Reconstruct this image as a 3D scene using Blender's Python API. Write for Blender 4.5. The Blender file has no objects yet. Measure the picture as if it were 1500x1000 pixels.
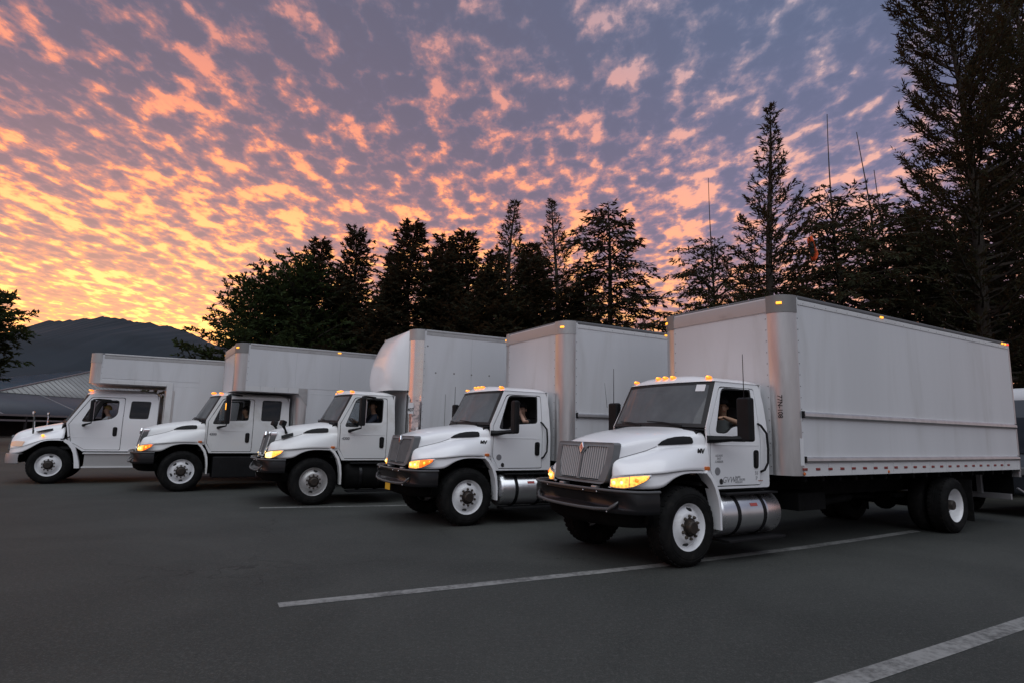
import bpy, bmesh, math, random
import numpy as np
from mathutils import Vector, Matrix
from mathutils.geometry import tessellate_polygon
R = math.radians
random.seed(7)
SC = bpy.context.scene
COL = SC.collection

# ------------------------------------------------------------------ camera
cd = bpy.data.cameras.new('camera')
cam = bpy.data.objects.new('camera', cd); COL.objects.link(cam)
cd.sensor_width = 36.0; cd.lens = 21.205; cd.clip_start = 0.1; cd.clip_end = 3000
pt, rl = R(8.484), R(1.277)
fwd = Vector((0, math.cos(pt), math.sin(pt)))
up0 = Vector((0, -math.sin(pt), math.cos(pt))); rt0 = Vector((1, 0, 0))
rt = math.cos(rl) * rt0 + math.sin(rl) * up0
up = -math.sin(rl) * rt0 + math.cos(rl) * up0
cam.matrix_world = Matrix(((rt.x, up.x, -fwd.x, 0), (rt.y, up.y, -fwd.y, 0), (rt.z, up.z, -fwd.z, 1.661), (0, 0, 0, 1)))
SC.camera = cam

# ------------------------------------------------------------------ view
SC.view_settings.view_transform = 'Standard'
SC.view_settings.look = 'None'
SC.view_settings.exposure = 0.28
SC.view_settings.gamma = 1.0
SC.view_settings.use_curve_mapping = False
SC.cycles.max_bounces = 8
SC.cycles.transparent_max_bounces = 16
SC.cycles.use_denoising = True

# ------------------------------------------------------------------ sky (dusk, broken altocumulus)
class NT:
    def __init__(s, tree): s.t = tree; s.n = tree.nodes; s.l = tree.links
    def node(s, typ, **kw):
        n = s.n.new(typ)
        for k, v in kw.items(): setattr(n, k, v)
        return n
    def put(s, sock, v):
        if v is None: return
        if hasattr(v, 'is_output'): s.l.new(v, sock)
        else: sock.default_value = v
    def math(s, op, a, b=None, c=None, clamp=False):
        n = s.node('ShaderNodeMath', operation=op, use_clamp=clamp)
        for i, v in enumerate((a, b, c)): s.put(n.inputs[i], v)
        return n.outputs[0]
    def ss(s, x, a, b):                       # smoothstep
        n = s.node('ShaderNodeMapRange', interpolation_type='SMOOTHSTEP')
        s.put(n.inputs[0], x); s.put(n.inputs[1], a); s.put(n.inputs[2], b)
        return n.outputs[0]
    def mix(s, f, a, b, mode='MIX'):
        n = s.node('ShaderNodeMix', data_type='RGBA', blend_type=mode)
        s.put(n.inputs[0], f); s.put(n.inputs[6], a); s.put(n.inputs[7], b)
        return n.outputs[2]
    def noise(s, vec, scale, detail=4, rough=.5, dist=0.):
        n = s.node('ShaderNodeTexNoise')
        s.put(n.inputs['Vector'], vec); n.inputs['Scale'].default_value = scale
        n.inputs['Detail'].default_value = detail; n.inputs['Roughness'].default_value = rough
        n.inputs['Distortion'].default_value = dist
        return n.outputs[0]
    def ramp(s, x, stops):
        n = s.node('ShaderNodeValToRGB'); r = n.color_ramp
        while len(r.elements) < len(stops): r.elements.new(.5)
        for e, (p, c) in zip(r.elements, stops): e.position = p; e.color = (*c, 1)
        s.put(n.inputs[0], x)
        return n.outputs[0]

W = bpy.data.worlds.new('World'); SC.world = W; W.use_nodes = True
w = NT(W.node_tree); w.n.clear()
tc = w.node('ShaderNodeTexCoord').outputs['Generated']
sep = w.node('ShaderNodeSeparateXYZ'); w.put(sep.inputs[0], tc)
dx, dy, dz = sep.outputs
SUN_AZ = R(-33)
sunv = (math.sin(SUN_AZ), math.cos(SUN_AZ), 0.03)
den = w.math('ADD', w.math('MAXIMUM', dz, 0.0), 0.075)
px, py = w.math('DIVIDE', dx, den), w.math('DIVIDE', dy, den)
cmb = w.node('ShaderNodeCombineXYZ'); w.put(cmb.inputs[0], px); w.put(cmb.inputs[1], py)
mp = w.node('ShaderNodeMapping'); w.put(mp.inputs[0], cmb.outputs[0])
mp.inputs['Rotation'].default_value = (0, 0, R(16)); mp.inputs['Scale'].default_value = (1.0, 0.66, 1)
P = mp.outputs[0]
big = w.noise(P, 1.6, 3, .5)
wob = w.node('ShaderNodeTexNoise'); w.put(wob.inputs['Vector'], P); wob.inputs['Scale'].default_value = 5.; wob.inputs['Detail'].default_value = 4; wob.inputs['Roughness'].default_value = .6
off_ = w.node('ShaderNodeVectorMath', operation='MULTIPLY_ADD'); w.put(off_.inputs[0], wob.outputs['Color']); off_.inputs[1].default_value = (.16, .16, .0); w.put(off_.inputs[2], P)
vor = w.node('ShaderNodeTexVoronoi', feature='SMOOTH_F1'); w.put(vor.inputs['Vector'], off_.outputs[0]); vor.inputs['Scale'].default_value = 14.0; vor.inputs['Smoothness'].default_value = .3
net = vor.outputs['Distance']
mp2 = w.node('ShaderNodeMapping'); w.put(mp2.inputs[0], P); mp2.inputs['Scale'].default_value = (7.0, 1.9, 1)
street = w.noise(mp2.outputs[0], 1.0, 3, .5, .3)
cells = w.noise(P, 16.5, 6, .57, .15)
fine = w.noise(P, 36.0, 5, .62, .2)
dotn = w.node('ShaderNodeVectorMath', operation='DOT_PRODUCT'); w.put(dotn.inputs[0], tc); dotn.inputs[1].default_value = sunv
sd_ = dotn.outputs['Value']
near = w.ss(sd_, .35, 1.0)
low = w.ss(dz, .52, .10)
v = w.math('ADD', w.math('MULTIPLY', net, .30), w.math('MULTIPLY', cells, .66))
v = w.math('ADD', v, w.math('MULTIPLY', w.math('SUBTRACT', street, .5), .24))
v = w.math('ADD', v, w.math('MULTIPLY', w.math('SUBTRACT', big, .5), .22))
v = w.math('ADD', v, w.math('MULTIPLY', w.math('SUBTRACT', fine, .5), .22))
v = w.math('ADD', v, w.math('MULTIPLY', low, .06))
v = w.math('ADD', v, w.math('MULTIPLY', near, .008))
v = w.math('SUBTRACT', v, w.math('MULTIPLY', w.ss(dz, .33, .60), .06))
mask = w.math('ADD', w.math('MULTIPLY', w.ss(v, .42, .60), .42), w.math('MULTIPLY', w.ss(v, .525, .615), .58))
core = w.ss(v, .56, .66)
soft = w.ss(v, .34, .52)
base_sun = w.ramp(dz, [(0.0, (.74, .27, .15)), (.12, (.54, .195, .21)), (.26, (.32, .155, .225)), (.46, (.15, .112, .185)), (.75, (.10, .105, .165))])
base_far = w.ramp(dz, [(0.0, (.60, .27, .28)), (.15, (.48, .25, .33)), (.32, (.245, .195, .34)), (.55, (.145, .165, .285)), (.8, (.11, .135, .235))])
nr = w.ss(sd_, .40, .92)
base = w.mix(nr, base_far, base_sun)
back = w.ramp(dz, [(0.0, (.27, .25, .30)), (.2, (.23, .235, .33)), (.5, (.15, .17, .28)), (.8, (.11, .135, .235))])
bk = w.ss(sd_, .10, -.45)
base = w.mix(bk, base, back)
dark = w.mix(.42, base, w.mix(nr, (.085, .105, .20, 1), (.12, .085, .13, 1)))
base = w.mix(soft, dark, base)
lit_sun = w.ramp(dz, [(0.0, (1.3, .54, .12)), (.16, (1.4, .48, .11)), (.30, (1.4, .39, .13)), (.46, (1.05, .31, .18)), (.70, (.36, .22, .26))])
lit_far = w.ramp(dz, [(0.0, (1.0, .38, .25)), (.2, (1.1, .46, .28)), (.36, (1.05, .50, .38)), (.55, (.62, .46, .50)), (.8, (.30, .30, .42))])
lit = w.mix(bk, w.mix(nr, lit_far, lit_sun), (.40, .35, .42, 1))
hot = w.mix(w.math('MULTIPLY', core, w.math('MULTIPLY', w.ss(sd_, .50, .92), low)), lit, (1.55, .86, .25, 1))
skyc = w.mix(w.math('MULTIPLY', mask, .95), base, hot)
# below the horizon the far land
skyc = w.mix(w.ss(dz, -.01, -.06), skyc, (.05, .05, .055, 1))
nish = w.node('ShaderNodeTexSky', sky_type='NISHITA'); nish.sun_disc = False
nish.sun_elevation = R(1.5); nish.sun_rotation = SUN_AZ
b1 = w.node('ShaderNodeBackground'); w.put(b1.inputs[0], nish.outputs[0]); b1.inputs[1].default_value = .05
b2 = w.node('ShaderNodeBackground'); w.put(b2.inputs[0], skyc); b2.inputs[1].default_value = .74
ad = w.node('ShaderNodeAddShader'); w.l.new(b1.outputs[0], ad.inputs[0]); w.l.new(b2.outputs[0], ad.inputs[1])
wo = w.node('ShaderNodeOutputWorld'); w.l.new(ad.outputs[0], wo.inputs[0])

# ------------------------------------------------------------------ sun: added soft fill lamp standing in for sky light, from above and behind the viewer
sl = bpy.data.lights.new('sky_fill', 'SUN'); sl.energy = 1.5; sl.angle = R(75); sl.color = (.92, .97, 1.0)
so = bpy.data.objects.new('sky_fill', sl); COL.objects.link(so)
so.rotation_euler = Vector((0.10, 0.55, -1.0)).to_track_quat('-Z', 'Y').to_euler()
so.location = (0, -10, 30)

# ------------------------------------------------------------------ materials
MATS = {}
def mat(name, col, rough=.5, metal=0., coat=0., var=.0, vscale=3., bump=0., bscale=40., spec=.5, emit=None, estr=0., dirt=None, dirtamt=.0, dscale=1.2, stretch=None, rvar=0.):
    m = bpy.data.materials.new(name); m.use_nodes = True
    t = NT(m.node_tree); p = t.n['Principled BSDF']
    tcn = t.node('ShaderNodeTexCoord').outputs['Object']
    if stretch:
        mpn = t.node('ShaderNodeMapping'); t.put(mpn.inputs[0], tcn); mpn.inputs['Scale'].default_value = stretch; tcn = mpn.outputs[0]
    c = (*col, 1)
    out = c
    if var:
        n = t.ss(t.noise(tcn, vscale, 5, .55), .3, .7)
        out = t.mix(n, (*[x * (1 - var) for x in col], 1), (*[min(1, x * (1 + var)) for x in col], 1))
    if dirt:
        n2 = t.ss(t.noise(tcn, dscale, 6, .62, .6), .50, .82)
        out = t.mix(t.math('MULTIPLY', n2, dirtamt), out, (*dirt, 1))
    t.put(p.inputs['Base Color'], out)
    p.inputs['Roughness'].default_value = rough
    if rvar:
        n3 = t.noise(tcn, vscale * 2.3, 4, .6)
        t.put(p.inputs['Roughness'], t.math('ADD', rough - rvar / 2, t.math('MULTIPLY', n3, rvar)))
    p.inputs['Metallic'].default_value = metal
    p.inputs['Coat Weight'].default_value = coat; p.inputs['Coat Roughness'].default_value = .08
    p.inputs['Specular IOR Level'].default_value = spec
    if emit: p.inputs['Emission Color'].default_value = (*emit, 1); p.inputs['Emission Strength'].default_value = estr
    if emit and name.startswith('lamp_') and name != 'lamp_off':     # facets of the reflector behind the lens
        vo = t.node('ShaderNodeTexVoronoi'); t.put(vo.inputs['Vector'], tcn); vo.inputs['Scale'].default_value = 26
        t.put(p.inputs['Emission Strength'], t.math('MULTIPLY', t.math('ADD', .35, t.math('MULTIPLY', vo.outputs['Distance'], 1.7)), estr))
    if bump:
        b = t.node('ShaderNodeBump'); b.inputs['Strength'].default_value = bump; b.inputs['Distance'].default_value = .035 if name == 'polished_steel' else .01
        t.put(b.inputs['Height'], t.noise(tcn, bscale, 4, .6)); t.put(p.inputs['Normal'], b.outputs[0])
    MATS[name] = m
    return m
mat('paint', (.82, .82, .83), .30, coat=.6, dirt=(.52, .50, .46), dirtamt=.22, dscale=1.4, rvar=.1)
mat('paint_dirty', (.76, .76, .75), .38, coat=.2, dirt=(.40, .37, .31), dirtamt=.55, dscale=1.6, rvar=.12)
mat('panel_white', (.60, .605, .62), .38, var=.05, vscale=.7, dirt=(.36, .35, .33), dirtamt=.5, dscale=1.5, stretch=(1, 1, .16), bump=.04, bscale=2.)
mat('sill_white', (.62, .62, .62), .5, dirt=(.30, .28, .25), dirtamt=.45, dscale=2.2)
mat('aluminium', (.58, .575, .57), .33, metal=.8, var=.08, vscale=2., dirt=(.36, .34, .32), dirtamt=.5, dscale=1.5, stretch=(3, 3, .5), rvar=.2)
mat('polished_steel', (.78, .77, .76), .12, metal=1., bump=.5, bscale=1.1)
mat('tank_aluminium', (.66, .66, .67), .28, metal=.9, var=.05, vscale=1.5, rvar=.1, dirt=(.38, .37, .36), dirtamt=.4)
mat('chrome', (.82, .82, .83), .08, metal=1.)
mat('bumper_black', (.008, .008, .009), .32, coat=.12, spec=.3, dirt=(.02, .019, .018), dirtamt=.35, dscale=3)
mat('bumper_highlight', (.085, .086, .088), .36, coat=.2, spec=.4)  # lighter grey than the bumper; edge highlights put into the colour
mat('bumper_silver', (.45, .45, .46), .35, metal=.6, dirt=(.2, .19, .18), dirtamt=.4)
mat('plastic', (.009, .009, .010), .55, var=.2, vscale=6, spec=.2)
mat('seal', (.008, .008, .008), .6)
mat('chassis', (.007, .007, .007), .8, var=.3, vscale=4, spec=.06)
mat('rubber', (.011, .011, .011), .85, var=.25, vscale=9, bump=.3, bscale=60, spec=.08, dirt=(.035, .031, .027), dirtamt=.6, dscale=5)
mat('rim_white', (.74, .74, .75), .4, coat=.15, dirt=(.33, .29, .24), dirtamt=.5, dscale=4)
mat('rim_steel', (.50, .49, .48), .38, metal=.5, dirt=(.18, .16, .14), dirtamt=.65, dscale=5)
mat('hub_dark', (.03, .024, .02), .55, metal=.3, dirt=(.10, .055, .03), dirtamt=.5, dscale=12)
mat('lug', (.10, .085, .07), .5, metal=.6)
mat('grey_trim', (.16, .163, .168), .5, var=.1, vscale=5, spec=.2)
mat('grille_bar', (.38, .38, .385), .45, spec=.3)
mat('cap_grey', (.22, .215, .21), .5, metal=.3, dirt=(.12, .115, .11), dirtamt=.6, dscale=3)
mat('roof_rail', (.42, .415, .41), .45, metal=.4, dirt=(.24, .23, .22), dirtamt=.6, dscale=2)
mat('roof_skin', (.13, .13, .135), .6, dirt=(.08, .08, .08), dirtamt=.5)
mat('interior', (.012, .012, .013), .8)
mat('interior_grey', (.035, .035, .037), .8)
mat('amber', (.8, .28, .02), .25, emit=(1.0, .21, .010), estr=1.25)
mat('amber_core', (.9, .6, .1), .25, emit=(1.0, .34, .025), estr=1.7)
mat('lamp_yellow', (.9, .5, .15), .2, emit=(1.0, .38, .045), estr=1.05)
mat('lamp_hot', (.9, .8, .5), .2, emit=(1.0, .66, .20), estr=1.6)
mat('lamp_orange', (.8, .2, .02), .2, emit=(1.0, .13, .01), estr=1.0)
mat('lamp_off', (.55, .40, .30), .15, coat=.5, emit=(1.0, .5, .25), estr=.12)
mat('marker_red', (.5, .02, .012), .3, emit=(1.0, .06, .02), estr=1.0)
mat('reflector_red', (.22, .028, .022), .4)
mat('label_red', (.40, .07, .06), .5)
mat('marker_amber_off', (.55, .13, .02), .3)
mat('black_print', (.012, .012, .012), .5)
mat('grey_print', (.20, .20, .21), .5)
mat('faded_print', (.33, .33, .34), .5)
mat('sticker_white', (.70, .70, .71), .5)
mat('yellow_plate', (.72, .42, .03), .5)
mat('rust_edge', (.30, .10, .05), .6)
def skin_mat(n, c): mat(n, c, .5, var=.08, vscale=20)
skin_mat('skin_light', (.50, .30, .22)); skin_mat('skin_tan', (.42, .25, .16))
mat('hair_blonde', (.45, .30, .10), .6, var=.2, vscale=40); mat('hair_dark', (.02, .014, .01), .6)
mat('cap_black', (.012, .012, .014), .8)
mat('cloth_black', (.014, .014, .016), .9, bump=.3, bscale=30); mat('cloth_grey', (.16, .175, .175), .9, bump=.3, bscale=30)
mat('cloth_light', (.42, .43, .44), .9, bump=.3, bscale=30); mat('cloth_navy', (.02, .025, .04), .9, bump=.3, bscale=30); mat('cloth_jeans', (.03, .04, .07), .9)
mat('eye', (.01, .01, .01), .2)
mat('cloth_red', (.75, .10, .025), .8, var=.4, vscale=4)
mat('bark', (.035, .027, .02), .9, bump=.6, bscale=12, var=.3, vscale=3, stretch=(1, 1, .25))
mat('leaf_conifer', (.032, .035, .018), .8, var=.4, vscale=.9, dirt=(.075, .042, .02), dirtamt=.5, dscale=.6, spec=.12)
mat('leaf_dark', (.030, .032, .019), .8, var=.4, vscale=.9, dirt=(.06, .042, .024), dirtamt=.5, dscale=.5, spec=.12)
mat('leaf_green', (.030, .046, .017), .8, var=.4, vscale=.9, spec=.12)
mat('hill_forest', (.013, .019, .026), .95, var=.25, vscale=.02)
mat('roof_metal', (.24, .24, .235), .5, metal=.3, var=.12, vscale=.3)
mat('roof_blue', (.075, .125, .16), .5, metal=.3, var=.12, vscale=.3)
mat('roof_dark', (.045, .05, .06), .55, var=.12, vscale=.2)
mat('fascia', (.16, .17, .18), .5)
mat('wall_dark', (.02, .02, .021), .9)
mat('shade_soil', (.026, .025, .017), .95, var=.4, vscale=.8, bump=.5, bscale=3)

for nm_, tc_ in (('leaf_conifer', (.07, .036, .018)), ('leaf_dark', (.065, .035, .018)), ('leaf_green', (.05, .055, .016))):
    t = NT(MATS[nm_].node_tree); tl_ = t.node('ShaderNodeBsdfTranslucent'); tl_.inputs[0].default_value = (*tc_, 1)
    mx = t.node('ShaderNodeMixShader'); mx.inputs[0].default_value = .35
    t.l.new(t.n['Principled BSDF'].outputs[0], mx.inputs[1]); t.l.new(tl_.outputs[0], mx.inputs[2]); t.l.new(mx.outputs[0], t.n['Material Output'].inputs[0])

def glass(name, tint, grey_sheen, refl, rough=.03):
    m = bpy.data.materials.new(name); m.use_nodes = True
    t = NT(m.node_tree); t.n.clear()
    tr = t.node('ShaderNodeBsdfTransparent'); tr.inputs[0].default_value = (*tint, 1)
    df = t.node('ShaderNodeBsdfDiffuse'); df.inputs[0].default_value = (.25, .265, .275, 1)  # even diffuse grey standing in for sky reflected in the windscreen
    gl = t.node('ShaderNodeBsdfGlossy'); gl.inputs['Roughness'].default_value = rough
    fr = t.node('ShaderNodeFresnel'); fr.inputs[0].default_value = 1.5
    tcn = t.node('ShaderNodeTexCoord').outputs['Object']
    dn = t.math('MULTIPLY', t.math('ADD', .6, t.math('MULTIPLY', t.noise(tcn, 2.5, 5, .6), .8)), grey_sheen)
    m1 = t.node('ShaderNodeMixShader'); t.put(m1.inputs[0], dn); t.l.new(tr.outputs[0], m1.inputs[1]); t.l.new(df.outputs[0], m1.inputs[2])
    m2 = t.node('ShaderNodeMixShader'); t.put(m2.inputs[0], t.math('MULTIPLY', fr.outputs[0], refl, clamp=True)); t.l.new(m1.outputs[0], m2.inputs[1]); t.l.new(gl.outputs[0], m2.inputs[2])
    o = t.node('ShaderNodeOutputMaterial'); t.l.new(m2.outputs[0], o.inputs[0]); MATS[name] = m
glass('windscreen_glass', (.18, .19, .20), .42, .6)
glass('side_glass', (.84, .86, .87), .03, .7)
glass('dark_glass', (.10, .10, .10), .06, 1.1)

def asphalt():
    m = bpy.data.materials.new('asphalt'); m.use_nodes = True
    t = NT(m.node_tree); p = t.n['Principled BSDF']
    g = t.node('ShaderNodeNewGeometry').outputs['Position']
    a = t.ss(t.noise(g, .30, 6, .62, .5), .32, .70); b = t.ss(t.noise(g, 1.5, 6, .65), .3, .75); c = t.noise(g, 60., 3, .7)
    col = t.mix(a, (.027, .030, .027, 1), (.050, .053, .048, 1))
    col = t.mix(t.math('MULTIPLY', b, .35), col, (.033, .034, .032, 1))
    col = t.mix(t.math('MULTIPLY', t.ss(c, .5, .75), .5), col, (.14, .138, .13, 1))
    c2 = t.noise(g, 22., 4, .7)
    col = t.mix(t.math('MULTIPLY', t.ss(c2, .5, .72), .40), col, (.098, .096, .091, 1))
    col = t.mix(t.math('MULTIPLY', t.ss(c2, .46, .30), .45), col, (.020, .021, .020, 1))
    # old oil drips and tyre scuffs
    oil = t.ss(t.noise(g, .9, 5, .6, .3), .60, .80)
    col = t.mix(t.math('MULTIPLY', oil, .40), col, (.022, .022, .022, 1))
    wn = t.node('ShaderNodeTexNoise'); t.put(wn.inputs['Vector'], g); wn.inputs['Scale'].default_value = 1.3; wn.inputs['Detail'].default_value = 6; wn.inputs['Roughness'].default_value = .65
    wv = t.node('ShaderNodeVectorMath', operation='MULTIPLY_ADD'); t.put(wv.inputs[0], wn.outputs['Color']); wv.inputs[1].default_value = (1.3, 1.3, 0); t.put(wv.inputs[2], g)
    vo = t.node('ShaderNodeTexVoronoi', feature='DISTANCE_TO_EDGE'); t.put(vo.inputs['Vector'], wv.outputs[0]); vo.inputs['Scale'].default_value = .19
    crack = t.math('MULTIPLY', t.math('LESS_THAN', vo.outputs['Distance'], .0022), t.ss(t.noise(g, .35, 3, .5), .50, .62))
    col = t.mix(t.math('MULTIPLY', crack, .75), col, (.014, .014, .014, 1))
    t.put(p.inputs['Base Color'], col); p.inputs['Roughness'].default_value = .82; p.inputs['Specular IOR Level'].default_value = .3
    bn = t.node('ShaderNodeBump'); bn.inputs['Strength'].default_value = .5; bn.inputs['Distance'].default_value = .006
    t.put(bn.inputs['Height'], t.math('ADD', t.noise(g, 90, 3, .7), t.math('MULTIPLY', t.noise(g, 3, 4, .6), 1.5))); t.put(p.inputs['Normal'], bn.outputs[0])
    MATS['asphalt'] = m
    m = bpy.data.materials.new('line_paint'); m.use_nodes = True
    t = NT(m.node_tree); p = t.n['Principled BSDF']
    g = t.node('ShaderNodeNewGeometry').outputs['Position']
    wr = t.ss(t.math('ADD', t.math('MULTIPLY', t.noise(g, 14., 6, .7), .6), t.math('MULTIPLY', t.noise(g, 1.3, 3, .6), .5)), .44, .70)
    t.put(p.inputs['Base Color'], t.mix(wr, (.24, .24, .23, 1), (.075, .075, .072, 1))); p.inputs['Roughness'].default_value = .8
    MATS['line_paint'] = m
asphalt()

# ------------------------------------------------------------------ mesh builder
class MB:
    def __init__(s): s.v = []; s.f = []
    def add(s, vs, fs):
        o = len(s.v); s.v += [tuple(x) for x in vs]; s.f += [tuple(i + o for i in f) for f in fs]; return s
    def box(s, x0, x1, y0, y1, z0, z1):
        x0, x1 = min(x0, x1), max(x0, x1); y0, y1 = min(y0, y1), max(y0, y1)
        return s.add([(x, y, z) for x in (x0, x1) for y in (y0, y1) for z in (z0, z1)],
                     [(0, 1, 3, 2), (4, 6, 7, 5), (0, 4, 5, 1), (2, 3, 7, 6), (0, 2, 6, 4), (1, 5, 7, 3)])
    def obox(s, c, ax, ay, az):               # oriented box: centre and three half-axis vectors
        c, ax, ay, az = map(Vector, (c, ax, ay, az))
        return s.add([c + i * ax + j * ay + k * az for i in (-1, 1) for j in (-1, 1) for k in (-1, 1)],
                     [(0, 1, 3, 2), (4, 6, 7, 5), (0, 4, 5, 1), (2, 3, 7, 6), (0, 2, 6, 4), (1, 5, 7, 3)])
    def tube(s, pts, r, n=10, caps=True):
        pts = [Vector(p) for p in pts]; rs = [float(q) for q in r] if isinstance(r, (list, tuple)) else [float(r)] * len(pts)
        o = len(s.v); u = None
        for i, p in enumerate(pts):
            d = (pts[min(i + 1, len(pts) - 1)] - pts[max(i - 1, 0)]).normalized()
            if u is None: u = d.orthogonal().normalized()
            u = (u - d * u.dot(d)).normalized(); q = d.cross(u)
            s.v += [tuple(p + rs[i] * (math.cos(2 * math.pi * k / n) * u + math.sin(2 * math.pi * k / n) * q)) for k in range(n)]
        for i in range(len(pts) - 1):
            for k in range(n):
                a = o + i * n + k; b = o + i * n + (k + 1) % n
                s.f.append((a, b, b + n, a + n))
        if caps:
            s.f.append(tuple(o + k for k in range(n))[::-1]); e = o + (len(pts) - 1) * n
            s.f.append(tuple(e + k for k in range(n)))
        return s
    def lathe(s, prof, o=(0, 0, 0), axis='y', sg=1, n=32, close=False):
        b = len(s.v)
        for r, h in prof:
            for k in range(n):
                a = 2 * math.pi * k / n; c, d = r * math.cos(a), r * math.sin(a)
                q = {'y': (c, sg * h, d), 'x': (sg * h, c, d), 'z': (c, d, sg * h)}[axis]
                s.v.append((o[0] + q[0], o[1] + q[1], o[2] + q[2]))
        m = len(prof)
        for i in range(m if close else m - 1):
            j = (i + 1) % m
            for k in range(n):
                k2 = (k + 1) % n
                s.f.append((b + i * n + k, b + i * n + k2, b + j * n + k2, b + j * n + k))
        return s
    def grid(s, rows, closed=False):
        b = len(s.v); n = len(rows[0])
        for r in rows: s.v += [tuple(p) for p in r]
        for i in range(len(rows) - 1):
            for k in range(n if closed else n - 1):
                k2 = (k + 1) % n
                s.f.append((b + i * n + k, b + i * n + k2, b + (i + 1) * n + k2, b + (i + 1) * n + k))
        return s
    def ell(s, c, r, nu=16, nv=10):
        rows = []
        for i in range(nv + 1):
            t = math.pi * i / nv
            rows.append([(c[0] + r[0] * math.sin(t) * math.cos(2 * math.pi * k / nu), c[1] + r[1] * math.sin(t) * math.sin(2 * math.pi * k / nu), c[2] + r[2] * math.cos(t)) for k in range(nu)])
        return s.grid(rows, True)
    def prism(s, poly, f0, f1, holes=()):     # poly in 2D; f0/f1 map (u,v) to the two faces
        loops = [list(poly)] + [list(h) for h in holes]
        flat = [p for l in loops for p in l]
        tris = tessellate_polygon([[Vector((p[0], p[1], 0)) for p in l] for l in loops])
        b = len(s.v); n = len(flat)
        s.v += [tuple(f0(*p)) for p in flat] + [tuple(f1(*p)) for p in flat]
        for t in tris: s.f.append(tuple(b + i for i in t)); s.f.append(tuple(b + n + i for i in reversed(t)))
        o = 0
        for l in loops:
            m = len(l)
            for i in range(m):
                j = (i + 1) % m
                s.f.append((b + o + i, b + o + j, b + n + o + j, b + n + o + i))
            o += m
        return s
    def mesh(s, name, bevel=0., segs=2, smooth=40, dissolve=False, subsurf_crease=None):
        me = bpy.data.meshes.new(name); me.from_pydata(s.v, [], s.f)
        bm = bmesh.new(); bm.from_mesh(me)
        bmesh.ops.remove_doubles(bm, verts=bm.verts, dist=.0004)
        if dissolve: bmesh.ops.dissolve_limit(bm, angle_limit=.02, verts=bm.verts, edges=bm.edges)
        bmesh.ops.recalc_face_normals(bm, faces=bm.faces)
        if bevel:
            ed = [e for e in bm.edges if len(e.link_faces) == 2 and e.calc_face_angle(0) > .6]
            if ed: bmesh.ops.bevel(bm, geom=ed, offset=bevel, segments=segs, profile=.5, affect='EDGES', clamp_overlap=True)
        bm.to_mesh(me); bm.free()
        me.shade_smooth()
        if smooth: me.set_sharp_from_angle(angle=R(smooth))
        return me
    def build(s, name, m, parent=None, bevel=0., segs=2, smooth=40, dissolve=False):
        me = s.mesh(name, bevel, segs, smooth, dissolve)
        o = link(name, me, m, parent)
        if bevel:
            wn = o.modifiers.new('weighted_normal', 'WEIGHTED_NORMAL'); wn.keep_sharp = True
        return o
def link(name, me, m, parent=None):
    if m is not None and not me.materials: me.materials.append(MATS[m] if isinstance(m, str) else m)
    o = bpy.data.objects.new(name, me); COL.objects.link(o)
    if parent is not None: o.parent = parent
    return o
def copy(o, parent=None, **kw):
    c = o.copy(); COL.objects.link(c)
    if parent is not None: c.parent = parent
    for k, x in kw.items(): setattr(c, k, x)
    return c
def tag(o, label=None, cat=None, group=None, kind=None):
    if label: o['label'] = label
    if cat: o['category'] = cat
    if group: o['group'] = group
    if kind: o['kind'] = kind
    return o
def empty(name, loc, rz=0., **kw):
    o = bpy.data.objects.new(name, None); COL.objects.link(o); o.location = loc; o.rotation_euler = (0, 0, rz); o.empty_display_size = .3
    return tag(o, **kw)
def rpoly(pts, r, n=4):                       # round a polygon's corners
    out = []; m = len(pts)
    for i in range(m):
        p = Vector(pts[i]); a = Vector(pts[i - 1]) - p; b = Vector(pts[(i + 1) % m]) - p
        rr = r[i] if isinstance(r, (list, tuple)) else r
        d = min(rr, a.length * .45, b.length * .45)
        if d < 1e-4: out.append(tuple(p)); continue
        A = p + a.normalized() * d; B = p + b.normalized() * d
        for k in range(n + 1):
            t = k / n; out.append(tuple((1 - t) ** 2 * A + 2 * t * (1 - t) * p + t * t * B))
    return out
def text(name, body, m, parent, size, origin, right, upv, bold=0., shear=0., align='CENTER', depth=.0015):
    c = bpy.data.curves.new(name, 'FONT'); c.body = body; c.size = size; c.offset = bold; c.shear = shear; c.extrude = depth
    c.align_x = align; c.align_y = 'CENTER'; c.resolution_u = 3
    tmp = bpy.data.objects.new(name, c); COL.objects.link(tmp)
    me = bpy.data.meshes.new_from_object(tmp.evaluated_get(bpy.context.evaluated_depsgraph_get()))
    bpy.data.objects.remove(tmp); me.materials.clear(); me.materials.append(MATS[m])
    o = bpy.data.objects.new(name, me); COL.objects.link(o); o.parent = parent
    r, u = Vector(right).normalized(), Vector(upv).normalized(); nrm = r.cross(u)
    o.matrix_local = Matrix(((r.x, u.x, nrm.x, origin[0]), (r.y, u.y, nrm.y, origin[1]), (r.z, u.z, nrm.z, origin[2]), (0, 0, 0, 1)))
    return o

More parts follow.
